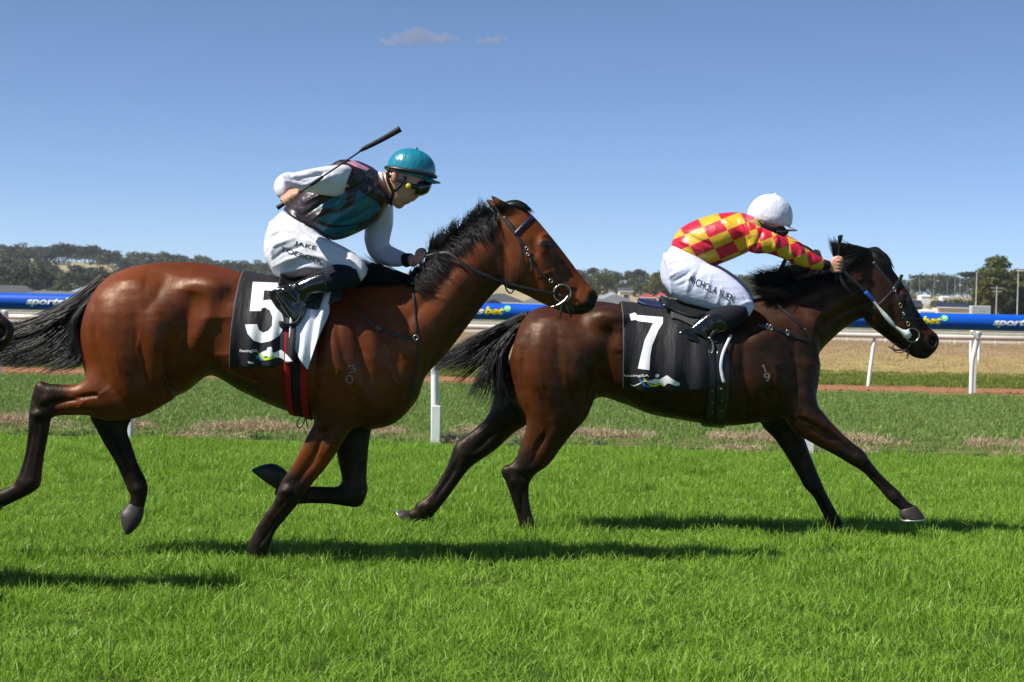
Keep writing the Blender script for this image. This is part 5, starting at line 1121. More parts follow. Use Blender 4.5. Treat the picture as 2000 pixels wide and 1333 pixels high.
for s_ in (-1, 1):
    v_, f_ = L7([(1450, 588, 1462, 618, .046, .222 * s_), (1434, 590, 1456, 626, .052, .225 * s_), (1412, 596, 1440, 638, .053, .228 * s_), (1392, 604, 1420, 647, .048, .23 * s_), (1378, 612, 1408, 652, .043, .23 * s_)], 24); obj('sock', v_, f_, j7, M_SOCK)
    b_, _, _ = sdf_obj('boot', [(*L7([(1398, 603, 1424, 646, .051, .23 * s_), (1380, 612, 1408, 653, .047, .232 * s_), (1363, 625, 1394, 658, .041, .235 * s_), (1350, 637, 1382, 666, .037, .235 * s_), (1344, 646, 1374, 674, .03, .235 * s_)], 24), .02),
        (*L7([(1323, 648, 1323, 664, .024, .235 * s_), (1332, 642, 1330, 672, .034, .235 * s_), (1348, 640, 1346, 680, .040, .235 * s_), (1366, 648, 1362, 687, .043, .235 * s_), (1382, 662, 1378, 691, .042, .235 * s_), (1394, 677, 1391, 692, .028, .235 * s_)], 24), .02)], j7, M_BOOT, .006, 3,
        lambda v, q: folds(v, q, CYF, [([(1340, 650), (1352, 655), (1368, 668)], 3, -7, 0), ([(1335, 658), (1350, 664), (1362, 676)], 3, 6, 0), ([(1350, 645), (1362, 652), (1378, 668)], 3, 6, 0), ([(1385, 625), (1378, 636), (1372, 645)], 4, 6, 0)]))
    v_, f_ = tube_pts([P7(1322, 663, .235 * s_), P7(1345, 680, .235 * s_), P7(1370, 690, .235 * s_), P7(1391, 693, .235 * s_)], [.007, .009, .009, .008], 8, 3); obj('boot_sole', v_, f_, b_, M_RUB)
cap_c = P7(1503, 427, 0); cap_f = P7(1546, 437, 0) - P7(1460, 417, 0); cap_u = P7(1506, 378, 0) - P7(1503, 428, 0)
hc7, fr7 = cap('cap', cap_c, cap_f, cap_u, .135, .143, .100, j7, M_CAPW, .006)
peak(cap_c, fr7, .135, .100, .046, hc7, M_CAPW, .16, -.024)
v_, f_ = tube_pts([cap_c + fr7[0] * a + fr7[2] * s * .1 + fr7[1] * z for a, s, z in ((-.07, .45, .128), (-.075, .72, .098), (-.06, .94, .05), (-.03, 1.02, .0), (0, 1.0, -.035))], .0032, 6, 4); obj('elastic_cord', v_, f_, hc7, M_STRAPB)
v_, f_ = tube_pts([P7(1468, 432, -.085), P7(1476, 448, -.083), P7(1490, 462, -.075), P7(1502, 474, -.055), P7(1504, 484, 0)], [.013, .011, .009, .007, .006], 8, 4, True, ((0, 1, 0), .4)); obj('chin_strap', v_, f_, hc7, M_STRAPB)
gog = empty('goggles', tuple(P7(1525, 447, 0))); gog.parent = j7; gog.matrix_parent_inverse = parent_inv(j7)
v_, f_ = loft([(1514, 438, 1508, 466, .070, 0, 0, 3), (1527, 440, 1521, 467, .073, 0, 0, 3), (1537, 443, 1532, 463, .060, 0, 0, 3), (1541, 446, 1536, 460, .045, 0, 0, 3)], CYF, 4, 24); obj('lens', v_, f_, gog, M_LENS)
v_, f_ = tube_pts([P7(1514, 450, -.07), P7(1500, 446, -.082), P7(1485, 438, -.084), P7(1470, 430, -.075)], [.016, .013, .011, .010], 10, 3, True, ((0, 1, 0), .35)); obj('goggle_strap', v_, f_, gog, M_STRAPB)
v_, f_ = loft([(1456, 425, 1470, 440, .055), (1465, 428, 1478, 448, .066), (1478, 430, 1485, 450, .070)], CYF, 3, 16); obj('hair', v_, f_, j7, M_HAIRB)
wh = empty('riding_whip', tuple(P7(1637, 520, -.135)), 'short black riding whip held upright beside the brown horse neck', 'whip')
v_, f_ = tube_pts([P7(1640, 466, -.155), P7(1638, 500, -.142), P7(1633, 548, -.122)], [.006, .0065, .0075], 10, 4); obj('shaft', v_, f_, wh, M_RUB)
v_, f_ = tube_pts([P7(1641, 461, -.157), P7(1641, 463, -.156), P7(1640, 475, -.152)], [.0155, .015, .009], 12, 2); obj('padded_flap', v_, f_, wh, M_RUB)
v_, f_ = tube_pts([P7(1634.5, 530, -.13), P7(1633, 542, -.125), P7(1632.5, 553, -.12)], [.010, .0115, .011], 12, 2); obj('handle', v_, f_, wh, M_RUB)
# ================================================================== tack: cloths, saddles, girths, bridles, prints
def bvh_of(v, q): return BVHTree.FromPolygons([tuple(p) for p in v], [tuple(int(i) for i in f) for f in q])
bvhR = bvh_of(vR, qR); bvhF = bvh_of(vF, qF)
def hit(bvh, px, py, d=9.0, off=0.004):
    """the surface point the photo shows at this pixel"""
    p = U(px, py, d); dr = Vector(p - CAM).normalized()
    h = bvh.ray_cast(Vector(CAM), dr)
    if h[0] is None: return None
    return np.array(h[0]) - np.array(dr) * off
def on(bvh, pts, cy, off=0.005, dflt=-.1, n=6):
    """pixel polyline laid on a surface"""
    P = cr(np.array([p[:2] for p in pts], float), n); out = []; last = None
    for x, y in P:
        h = hit(bvh, x, y, cy, off)
        out.append(h)
    good = [o for o in out if o is not None]
    yy = [o[1] if o is not None else None for o in out]
    lasty = next((a for a in yy if a is not None), cy + dflt)
    res = []
    for (x, y), o in zip(P, out):
        if o is None: res.append(U(x, y, lasty))
        else: res.append(o); lasty = o[1]
    R = np.array(res)
    for _ in range(2): R[1:-1] = (R[:-2] + 2 * R[1:-1] + R[2:]) / 4
    return R
def onstrap(name, bvh, pts, w_, cy, parent, mt, off=0.005, thick=0.28, n=6):
    P = on(bvh, pts, cy, off, n=n)
    wv = np.interp(np.linspace(0, 1, len(P)), np.linspace(0, 1, len(np.atleast_1d(w_))), np.atleast_1d(w_)) if np.ndim(w_) else w_
    return strap(name, P, np.broadcast_to(wv, (len(P),)), cy, parent, mt, thick, 1)
def rings_of(spec, sub=12, k=96):
    rows = []
    for s in spec['trunk']:
        s = list(s) + [0, 0, 2][len(s) - 5:]
        rows.append(np.concatenate([U(s[0], s[1], spec['cy']), U(s[2], s[3], spec['cy']), [s[4], s[6], s[7]]]))
    return cr(rows[:14], sub)
def ring_at(rows, th, off):
    T, B, w_, m = rows[:3], rows[3:6], rows[6] + off, rows[7]
    C = (T + B) / 2; R = (T - B) / 2; L = np.linalg.norm(R)
    R = R * (L + off) / L
    c, s = math.cos(th), math.sin(th)
    return C + R * (c - m * s * s) + np.array([0, s * w_, 0])
def wrap(name, spec, bvh, xa, xb, ya, yb, off, parent, mt, nx=40, ny=64, fold=None, thick=0.004, far=None, top=None):
    """cloth over the back: columns between px xa(t)..xb(t) ; near edge bottom ya..yb (px y); th from far side to near bottom"""
    rows = rings_of(spec); cy = spec['cy']
    mx = np.array([PX([(r[:3] + r[3:6]) / 2])[0][0] for r in rows])
    V = []
    for i in range(nx):
        t = i / (nx - 1)
        x = xa + (xb - xa) * t; yb_ = ya(t) if callable(ya) else ya + (yb - ya) * t
        idx = np.interp(x, mx, np.arange(len(mx))); i0 = int(idx); r = rows[i0] * (1 - idx + i0) + rows[min(i0 + 1, len(rows) - 1)] * (idx - i0)
        # theta (negative = near side) where the wanted lower edge lies
        ths = np.linspace(0, -math.pi * 0.98, 80); pys = [PX([ring_at(r, a, off)])[1][0] for a in ths]
        thb = float(np.interp(yb_, pys, ths))
        tht = 1.2 if far is None else far
        for j in range(ny):
            u = j / (ny - 1); a = tht + (thb - tht) * u
            p = ring_at(r, a, off)
            if fold is not None:
                d = fold(t, u)
                n = ring_at(r, a, off + .05) - p; n /= np.linalg.norm(n); p = p + n * d
            # keep outside the body
            if a < -0.5:
                h = bvh.ray_cast(Vector((p[0], cy - 1.5, p[2])), Vector((0, 1, 0)))
                if h[0] is not None and p[1] > h[0][1] - off * 0.6: p[1] = h[0][1] - off * 0.6
            V.append(p)
    V = np.array(V); F = []
    for i in range(nx - 1):
        for j in range(ny - 1):
            a = i * ny + j; F.append((a, a + 1, a + ny + 1, a + ny))
    o = obj(name, V, F, parent, mt)
    md = o.modifiers.new('thick', 'SOLIDIFY'); md.thickness = thick; md.offset = 0
    return o, V, np.array(F)
def poly_print(name, polys, bvh, cy, parent, mt, off=0.0045, cell=2.6):
    """flat print: pixel polygons cut to a fine grid and laid on a surface"""
    bm = bmesh.new()
    for poly in polys:
        vs = [bm.verts.new((p[0], -p[1], 0)) for p in poly]
        try: bm.faces.new(vs)
        except ValueError: pass
    bmesh.ops.triangulate(bm, faces=bm.faces[:])
    return _lay(name, bm, bvh, cy, parent, mt, off, cell)
def _lay(name, bm, bvh, cy, parent, mt, off, cell):
    xs = [v.co.x for v in bm.verts]; ys = [v.co.y for v in bm.verts]
    for c0, c1, nrm in ((min(xs), max(xs), (1, 0, 0)), (min(ys), max(ys), (0, 1, 0))):
        g = math.floor(c0 / cell) * cell + cell
        while g < c1:
            bmesh.ops.bisect_plane(bm, geom=bm.verts[:] + bm.edges[:] + bm.faces[:], plane_co=(g * nrm[0], g * nrm[1], 0), plane_no=nrm)
            g += cell
    bm.verts.ensure_lookup_table()
    bad = []
    for v in bm.verts:
        h = hit(bvh, v.co.x, -v.co.y, cy, off)
        if h is None: bad.append(v)
        else: v.co = h
    bmesh.ops.delete(bm, geom=bad, context='VERTS')
    bmesh.ops.recalc_face_normals(bm, faces=bm.faces[:])
    me = bpy.data.meshes.new(name); bm.to_mesh(me); bm.free()
    return link(name, me, parent, mt)
def text_print(name, body, path, hpx, bvh, cy, parent, mt, bold=0.02, shear=0.0, off=0.003, cell=2.2, space=1.0, sx=None, up=None):
    """lettering along a pixel path (start, end[, sag]); hpx = capital height in px"""
    me = text_mesh(body, 1.0, bold, shear, space=space)
    bm = bmesh.new(); bm.from_mesh(me); bpy.data.meshes.remove(me)
    xs = [v.co.x for v in bm.verts]; x0, x1 = min(xs), max(xs)
    (ax, ay), (bx, by) = path[0], path[1]
    sag = path[2] if len(path) > 2 else 0
    L = math.hypot(bx - ax, by - ay); dx, dy = (bx - ax) / L, (by - ay) / L
    nx, ny = (dy, -dx) if up is None else up
    for v in bm.verts:
        t = (v.co.x - x0) / (x1 - x0)
        X = ax + (bx - ax) * t; Y = ay + (by - ay) * t + sag * 4 * t * (1 - t)
        hh = v.co.y / 0.70 * hpx
        v.co = (X + nx * hh, -(Y + ny * hh), 0)
    return _lay(name, bm, bvh, cy, parent, mt, off, cell)

M_NUM = plain('white_print', (0.78, 0.78, 0.78), 0.6, var=0.06, nscale=20)
M_INK = plain('black_print', (0.012, 0.012, 0.015), 0.6, var=0.2)
M_BRAND = plain('white_freeze_brand_hair', (0.19, 0.15, 0.125), 0.6, var=0.25, nscale=200)
M_PBLUE = plain('blue_print', (0.02, 0.16, 0.50), 0.6, var=0.1)
M_PLIME = plain('lime_print', (0.42, 0.62, 0.02), 0.6, var=0.1)
M_CLOTHB = cloth_mat('black_saddle_cloth', (0.011, 0.010, 0.0125), 0.62, 0.3, 0.30, nsc=9, stretch=(3, 1, 0.7), sheen=0.02)
M_CLOTHW = cloth_mat('white_under_cloth', (0.66, 0.68, 0.74), 0.6, 0.3, 0.25, nsc=9, stretch=(3, 1, 0.7))
M_CLOTHG = cloth_mat('grey_piping', (0.10, 0.095, 0.095), 0.7, 0.2, 0.1)
M_RED = cloth_mat('red_girth_web', (0.30, 0.006, 0.008), 0.7, 0.2, 0.15, nsc=60)
M_DKRED = cloth_mat('dark_elastic_web', (0.018, 0.008, 0.009), 0.75, 0.2, 0.15, nsc=60)
M_SADDLE = plain('black_saddle_leather', (0.012, 0.012, 0.013), 0.33, spec=0.5, var=0.3, nscale=30, bmp=0.15)
M_GREYPAD = plain('grey_saddle_pad', (0.025, 0.025, 0.025), 0.75, var=0.15, nscale=60)
M_NAVY = plain('navy_browband', (0.010, 0.016, 0.055), 0.35, spec=0.5, var=0.2)
M_BLUEB = plain('blue_band', (0.01, 0.08, 0.42), 0.45, var=0.1)
M_WRUB = plain('white_rubber_rein', (0.62, 0.66, 0.60), 0.5, var=0.12, nscale=40)

def f5(t, u):
    e = sstep(np.array(u), .55, 1.0)
    return float(0.014 * e * math.sin(t * 19 + u * 2.5) * (0.35 + t) + 0.008 * e * math.sin(t * 8 - u * 9 + 1) * t + 0.018 * e * max(0, t - .55) * math.sin(u * 14))
c5 = empty('saddle_cloth', tuple(U(540, 600, CYR)), 'black saddle cloth with large white number 5 on the bay horse', 'saddle cloth')
o_, cv, cf = wrap('cloth', R_SPEC, bvhR, 470, 592, lambda t: 719 - 4 * t - 14 * max(0, t - .65), 0, .016, c5, M_CLOTHB, 56, 80, f5)
bvh5 = bvh_of(cv, cf)
v_, f_ = tube_pts(cv.reshape(56, 80, 3)[0], .0035, 6, 1); obj('piping', v_, f_, o_, M_CLOTHG)
z6 = lambda pts: [(440 + a / 4.9375, 480 + b / 4.9375) for a, b in pts]
poly_print('number', [z6([(265, 350), (640, 365), (630, 445), (375, 432), (365, 528), (430, 522), (490, 555), (535, 620), (560, 700), (562, 790), (520, 870), (440, 920), (345, 940), (270, 915), (215, 850), (190, 762), (305, 758), (325, 815), (365, 840), (415, 822), (450, 775), (455, 690), (430, 625), (385, 598), (355, 605), (345, 632), (235, 632)])], bvh5, CYR, o_, M_NUM)
text_print('lettering', 'RacingSA', ((468, 688), (503, 688)), 5.2, bvh5, CYR, o_, M_NUM, .012, off=.0045)
poly_print('emblem', [z6([(310, 1080), (345, 1030), (420, 1000), (470, 1035), (540, 1005), (600, 1060), (650, 1115), (590, 1120), (540, 1085), (470, 1075), (440, 1100), (400, 1065), (350, 1075)]), z6([(405, 985), (445, 975), (455, 1010), (425, 1030), (400, 1010)]), z6([(215, 1115), (275, 1128), (270, 1140), (225, 1138)])], bvh5, CYR, o_, M_NUM)
poly_print('emblem', [z6([(290, 1050), (330, 1070), (370, 1098), (400, 1105), (350, 1112), (300, 1085)])], bvh5, CYR, o_, M_PBLUE, .0052)
poly_print('emblem', [z6([(310, 1020), (340, 1050), (385, 1085), (430, 1070), (470, 1062), (480, 1082), (430, 1102), (380, 1108), (340, 1085)])], bvh5, CYR, o_, M_PLIME, .0059)
# white under cloth hanging behind the shoulder
u5 = empty('under_cloth', tuple(U(625, 640, CYR)), 'white and grey under cloth hanging behind the number 5 rider boot', 'cloth')
def fu(t, u): return float(.006 + .012 * sstep(np.array(u), .5, 1.) * math.sin(t * 15 + u * 9) + .012 * sstep(np.array(u), .5, 1.) * math.sin(u * 11 + t * 5))
o_, uv_, uf_ = wrap('cloth', R_SPEC, bvhR, 580, 652, lambda t: (668 + t / .5 * 56) if t < .5 else (724 - (t - .5) / .5 * 112), 0, .024, u5, M_CLOTHW, 28, 70, fu)
v_, f_ = tube_pts(uv_.reshape(28, 70, 3)[:, -1], .003, 6, 1); obj('binding', v_, f_, o_, M_STRAPB)
# saddle
s5 = empty('saddle', tuple(U(600, 560, CYR)), 'small black racing saddle with red girth straps on the bay horse', 'saddle')
wrap('pad', R_SPEC, bvhR, 560, 676, lambda t: 585 + 20 * math.sin(t * 3.0) ** 2, 0, .030, s5, M_GREYPAD, 24, 40, None, .008, 1.1)
wrap('seat', R_SPEC, bvhR, 552, 650, lambda t: 572 + 22 * math.sin(min(t * 1.1, 1) * 3.1) ** 2, 0, .042, s5, M_SADDLE, 24, 40, lambda t, u: .028 * math.exp(-(t / .12) ** 2) + .02 * math.exp(-((t - 1) / .15) ** 2), .012, 1.0)
for x0, x1, m_, nm, of in ((571, 583, M_RED, 'girth_strap', .014), (601, 613, M_RED, 'girth_strap', .014), (582, 602, M_DKRED, 'girth_web', .010)):
    rows = rings_of(R_SPEC); mx = np.array([PX([(r[:3] + r[3:6]) / 2])[0][0] for r in rows]); V = []
    for i in range(5):
        idx = np.interp(x0 + (x1 - x0) * i / 4, mx, np.arange(len(mx))); i0 = int(idx); r = rows[i0] * (1 - idx + i0) + rows[i0 + 1] * (idx - i0)
        for a in np.linspace(-1.2, -2 * math.pi + 1.2, 60): V.append(ring_at(r, a, of))
    F = [(i * 60 + j, i * 60 + j + 1, (i + 1) * 60 + j + 1, (i + 1) * 60 + j) for i in range(4) for j in range(59)]
    V = np.array(V)
    for p in V:
        h = bvhR.ray_cast(Vector((p[0], CYR - 1.5, p[2])), Vector((0, 1, 0)))
        if h[0] is not None and p[1] < CYR and p[1] > h[0][1] - of * .5: p[1] = h[0][1] - of * .5
    o_ = obj(nm, V, F, s5, m_); o_.modifiers.new('t', 'SOLIDIFY').thickness = .004
v_, f_ = tube_pts([U(588, 811, CYR - .05), U(582, 822, CYR - .06), U(580, 832, CYR - .06), U(587, 836, CYR - .06), U(593, 826, CYR - .06), U(597, 818, CYR - .05), U(602, 840, CYR - .05)], .003, 6, 4); obj('strap_end', v_, f_, s5, M_STRAPB)
# stirrups
def stirrup(P, parent, pts, leather, m_=None):
    v_, f_ = tube_pts([P(*p) for p in pts], .006, 8, 4); s_ = obj('stirrup', v_, f_, parent, m_ or M_STEEL)
    v_, f_ = tube_pts([P(*p) for p in leather], .011, 8, 4, True, ((0, 1, 0), .3)); obj('stirrup_leather', v_, f_, parent, M_STRAPB)
stirrup(P5, s5, [(549, 629, -.30), (562, 634, -.305), (578, 630, -.30), (588, 615, -.29), (590, 600, -.28), (586, 596, -.265), (572, 612, -.22), (560, 632, -.21), (549, 629, -.30)], [(588, 598, -.275), (600, 580, -.28), (612, 565, -.285)], M_RUB)
v_, f_ = loft([(546, 627, 549, 640, .045, -.255, 0, 4), (562, 630, 561, 644, .05, -.255, 0, 4), (578, 628, 576, 640, .045, -.255, 0, 4)], CYR, 3, 20); obj('stirrup_tread', v_, f_, s5, M_RUB)
# number 7 cloth
def f7(t, u):
    e = float(sstep(np.array(u), .45, 1.0))
    return 0.011 * e * math.sin(t * 23 + u * 3) + .009 * e * math.sin(t * 11 - u * 7) + .010 * e * math.exp(-((t - .75) / .12) ** 2) * math.sin(u * 13) + .004 * math.sin(u * 21 + t * 3) * e
c7 = empty('saddle_cloth', tuple(U(1300, 680, CYF)), 'black saddle cloth with large white number 7 on the dark brown horse', 'saddle cloth')
o_, cv, cf = wrap('cloth', F_SPEC, bvhF, 1212, 1402, lambda t: 758 + 8 * math.sin(t * 3.1) - 20 * max(0, t - .6), 0, .018, c7, M_CLOTHB, 64, 80, f7)
bvh7 = bvh_of(cv, cf)
v_, f_ = tube_pts(cv.reshape(64, 80, 3)[0], .0035, 6, 1); obj('piping', v_, f_, o_, M_CLOTHG)
z4 = lambda pts: [(1180 + a / 5.553, 560 + b / 5.553) for a, b in pts]
poly_print('number', [z4([(272, 300), (335, 282), (358, 310), (638, 332), (636, 400), (590, 470), (520, 640), (500, 750), (490, 908), (365, 890), (400, 740), (440, 580), (530, 395), (365, 375), (345, 360), (290, 370)])], bvh7, CYF, o_, M_NUM)
text_print('lettering', 'RacingSA', ((1216, 736), (1268, 736)), 4.5, bvh7, CYF, o_, M_NUM, .012, off=.0045)
poly_print('emblem', [z4([(275, 1062), (330, 1072), (380, 1048), (430, 1022), (500, 1020), (560, 1000), (600, 1010), (680, 962), (740, 1005), (820, 1050), (815, 1075), (770, 1078), (720, 1055), (685, 1050), (650, 1085), (640, 1062), (560, 1060), (480, 1045), (430, 1030), (370, 1068), (320, 1084)]), z4([(552, 965), (575, 948), (598, 960), (590, 985), (560, 988)])], bvh7, CYF, o_, M_NUM)
poly_print('emblem', [z4([(370, 1005), (400, 1010), (440, 1060), (480, 1080), (530, 1085), (480, 1095), (430, 1080), (400, 1040)])], bvh7, CYF, o_, M_PBLUE, .0052)
poly_print('emblem', [z4([(420, 998), (450, 1005), (490, 1055), (540, 1065), (600, 1045), (640, 1050), (650, 1085), (610, 1065), (560, 1088), (500, 1085), (460, 1040)])], bvh7, CYF, o_, M_PLIME, .0059)
s7 = empty('saddle', tuple(U(1350, 600, CYF)), 'small black racing saddle with blue edge and studded girth on the dark brown horse', 'saddle')
wrap('pad', F_SPEC, bvhF, 1305, 1432, lambda t: 622 + 24 * math.sin(t * 3.0) ** 2, 0, .032, s7, M_GREYPAD, 24, 40, None, .008, 1.1)
wrap('seat', F_SPEC, bvhF, 1290, 1420, lambda t: 604 + 16 * math.sin(min(t * 1.1, 1) * 3.1) ** 2, 0, .044, s7, M_SADDLE, 24, 40, lambda t, u: .02 * math.exp(-(t / .12) ** 2) + .02 * math.exp(-((t - 1) / .15) ** 2), .012, 1.0)
v_, f_ = tube_pts([U(1246, 587, CYF - .02), U(1262, 592, CYF - .02), U(1290, 597, CYF - .03), U(1330, 599, CYF - .05), U(1345, 597, CYF - .06)], [.012, .018, .02, .018, .012], 12, 4, True, ((0, 1, .2), 4.0)); obj('cantle', v_, f_, s7, M_NAVY)
for x0, x1, m_, nm, of in ((1372, 1386, M_STRAPB, 'girth_strap', .016), (1388, 1412, M_SADDLE, 'girth_web', .014)):
    rows = rings_of(F_SPEC); mx = np.array([PX([(r[:3] + r[3:6]) / 2])[0][0] for r in rows]); V = []
    for i in range(5):
        idx = np.interp(x0 + (x1 - x0) * i / 4, mx, np.arange(len(mx))); i0 = int(idx); r = rows[i0] * (1 - idx + i0) + rows[i0 + 1] * (idx - i0)
        for a in np.linspace(-1.2, -2 * math.pi + 1.2, 60): V.append(ring_at(r, a, of))
    F = [(i * 60 + j, i * 60 + j + 1, (i + 1) * 60 + j + 1, (i + 1) * 60 + j) for i in range(4) for j in range(59)]
    V = np.array(V)
    for p in V:
        h = bvhF.ray_cast(Vector((p[0], CYF - 1.5, p[2])), Vector((0, 1, 0)))
        if h[0] is not None and p[1] < CYF and p[1] > h[0][1] - of * .5: p[1] = h[0][1] - of * .5
    o_ = obj(nm, V, F, s7, m_); o_.modifiers.new('t', 'SOLIDIFY').thickness = .004
for (x, y) in ((1391, 764), (1409, 760), (1391, 787), (1410, 782), (1391, 806), (1410, 803)):
    h = hit(bvhF, x, y, CYF, .022)
    if h is not None: v_, f_ = ellipsoid(h, (.0055, .004, .0055), 10, 6); obj('stud', v_, f_, s7, M_BRASS)
stirrup(P7, s7, [(1378, 694, -.28), (1390, 690, -.285), (1393, 680, -.285), (1391, 668, -.28), (1384, 660, -.27), (1380, 672, -.2), (1378, 694, -.19), (1378, 694, -.28)], [(1386, 662, -.275), (1394, 650, -.28), (1402, 640, -.27)])
v_, f_ = strap_ = tube_pts(on(bvhF, [(1428, 655), (1412, 690), (1408, 720), (1414, 748)], CYF, .02), .009, 8, 1, True, ((0, 1, 0), .3)); obj('saddle_strap', v_, f_, s7, M_CLOTHW)

# ------------------------------------------------------------------ bridles, reins, breast straps
def ringobj(name, c, r, t, parent, mt, nrm=(0, 1, 0), sx=1.0):
    th = np.linspace(0, 2 * math.pi, 33)
    v_, f_ = tube_pts([c + np.array([math.cos(a) * r * sx, 0, math.sin(a) * r]) for a in th], t, 8, 1, False, ((0, 1, 0), 1.0)); return obj(name, v_, f_, parent, mt)
b5 = empty('bridle', tuple(U(1050, 500, CYR)), 'black leather bridle with navy browband and ring bit on the bay horse', 'bridle')
B = lambda nm, pts, w_, m_=M_STRAPB, off=.005, par=None, thick=.28: onstrap(nm, bvhR, pts, w_, CYR, par or b5, m_, off, thick)
B('headpiece', [(984, 424), (996, 440), (1010, 460)], [7, 10, 8]); B('browband', [(1006, 458), (1022, 441), (1041, 424)], [7, 7.5, 7], M_NAVY, .008, None, .5)
ck = B('cheek_strap', [(1008, 458), (1020, 475), (1031, 498), (1050, 528), (1078, 553), (1092, 566)], 5.0)
B('throat_strap', [(1013, 464), (1018, 485), (1017, 510), (1012, 535), (1007, 552)], 2.4); B('strap_tail', [(1032, 498), (1038, 515), (1037, 530)], 3, M_CLOTHG, .01)
B('nose_strap', [(1088, 545), (1100, 552), (1112, 566)], 3.0)
for (x, y, sx_) in ((1029, 486, .8), (1031, 497, .7), (1076, 549, .9)):
    h = hit(bvhR, x, y, CYR, .012)
    ringobj('buckle', h, .010 * sx_, .0026, ck, M_STEEL)
h = hit(bvhR, 1090, 575, CYR, .016); bit5 = ringobj('bit_ring', U(1098, 573, h[1]), .043, .0042, b5, M_STEEL)
v_, f_ = tube_pts([U(1075, 600, h[1]), U(1088, 597, h[1] - .006), U(1102, 588, h[1] - .008), U(1110, 577, h[1] - .004)], [.003, .0055, .0055, .003], 8, 4); obj('bit_cheek', v_, f_, b5, M_STEEL)
v_, f_ = tube_pts([U(1092, 576, h[1]), U(1100, 575, CYR), U(1092, 576, CYR + .06)], .006, 8, 3); obj('mouthpiece', v_, f_, b5, M_STEEL)
for p in ([(1097, 590), (1096, 606), (1093, 622)], [(1106, 594), (1110, 606), (1117, 620)], [(1100, 592), (1114, 600), (1122, 612)]):
    v_, f_ = tube_pts([U(x, y, h[1] + .02) for x, y in p], [.006, .007, .005], 8, 3, True, ((0, 1, 0), .4)); obj('strap_end', v_, f_, b5, M_STRAPB)
v_, f_ = tube_pts([P5(828, 502, -.06), P5(872, 495, -.105), P5(900, 512, -.13), P5(930, 530, -.135), P5(985, 552, -.13), P5(1040, 566, -.115), P5(1085, 574, -.085)], np.array([5, 7, 7, 7, 7, 7, 5]) / 2 / 390, 10, 5, True, ((0, 1, 0), .35)); obj('rein', v_, f_, b5, M_STRAPB)
v_, f_ = tube_pts([P5(828, 498, .03), P5(880, 492, .13), P5(985, 548, .13), P5(1085, 570, .085)], .008, 8, 5, True, ((0, 1, 0), .35)); obj('rein', v_, f_, b5, M_STRAPB)
v_, f_ = tube_pts([P5(986, 556, -.125), P5(990, 568, -.12), P5(998, 573, -.12), P5(1004, 566, -.12)], .004, 8, 5); obj('rein_loop', v_, f_, b5, M_STRAPB)
bp5 = empty('breastplate', tuple(U(760, 640, CYR)), 'dark breastplate straps across the shoulder of the bay horse', 'harness')
B('strap', [(803, 546), (808, 580), (811, 620), (816, 662)], [4.5, 4.5, 4, 4], M_STRAPB, .006, bp5); B('strap', [(678, 578), (700, 605), (735, 638), (775, 656), (814, 661)], [3.5, 3.5, 6, 5, 4], M_STRAPB, .006, bp5)
h = hit(bvhR, 738, 641, CYR, .012); ringobj('buckle', h, .009, .0025, bp5, M_BRASS)
for p in ((812, 660),):
    h = hit(bvhR, *p, CYR, .012); ringobj('ring', h, .012, .003, bp5, M_STEEL)
B('strap', [(816, 664), (818, 690), (812, 730), (795, 790)], 4, M_STRAPB, .006, bp5)

b7 = empty('bridle', tuple(U(1760, 590, CYF)), 'black bridle with white rubber rein grip on the dark brown horse', 'bridle')
B7 = lambda nm, pts, w_, m_=M_STRAPB, off=.005, par=None, thick=.28: onstrap(nm, bvhF, pts, w_, CYF, par or b7, m_, off, thick)
B7('headpiece', [(1706, 512), (1726, 536), (1746, 562)], 7); B7('browband', [(1747, 563), (1755, 550), (1762, 537)], 7, M_STRAPB, .008, None, .5)
ck = B7('cheek_strap', [(1747, 562), (1753, 580), (1760, 602), (1768, 622), (1776, 642)], 6)
B7('throat_strap', [(1745, 566), (1728, 584), (1710, 602), (1697, 616)], 2.6); B7('noseband', [(1762, 622), (1785, 622), (1800, 626)], 3)
for (x, y, r_) in ((1747, 566, .012), (1759, 597, .013), (1765, 613, .008), (1774, 633, .013)):
    h = hit(bvhF, x, y, CYF, .012)
    if h is not None: ringobj('buckle', h, r_, .003, ck, M_BRASS if y in (597, 633) else M_STEEL, sx=.65)
h = hit(bvhF, 1782, 655, CYF, .016); ringobj('bit_ring', h, .040, .004, b7, M_STEEL)
v_, f_ = tube_pts([U(1775, 656, h[1]), U(1785, 656, CYF), U(1775, 656, CYF + .06)], .006, 8, 3); obj('mouthpiece', v_, f_, b7, M_STEEL)
yb = h[1]
rp = [P7(1640, 523, -.15), P7(1665, 546, -.15), P7(1690, 570, -.145)]
v_, f_ = tube_pts(rp, np.array([8, 8, 7]) / 2 / 333, 10, 5, True, ((0, 1, 0), .35)); rn = obj('rein', v_, f_, b7, M_STRAPB)
v_, f_ = tube_pts([P7(1690, 570, -.145), P7(1698, 579, -.143), P7(1706, 588, -.14)], np.array([9, 9, 7]) / 2 / 333, 10, 3); obj('rein_band', v_, f_, rn, M_BLUEB)
v_, f_ = tube_pts([P7(1704, 586, -.14), P7(1716, 601, -.138), P7(1730, 618, -.134), P7(1742, 632, -.13), P7(1748, 638, -.127), P7(1752, 641, -.125), P7(1762, 648, -.12), P7(1770, 653, -.11), P7(1775, 657, -.1)], np.array([7, 5, 9, 8, 5, 5.5, 9, 17, 14]) / 2 / 333, 12, 4); obj('rein_grip', v_, f_, rn, M_WRUB)
v_, f_ = tube_pts([P7(1600, 505, .1), P7(1660, 540, .14), P7(1775, 650, .1)], .009, 8, 5, True, ((0, 1, 0), .35)); obj('rein', v_, f_, b7, M_STRAPB)
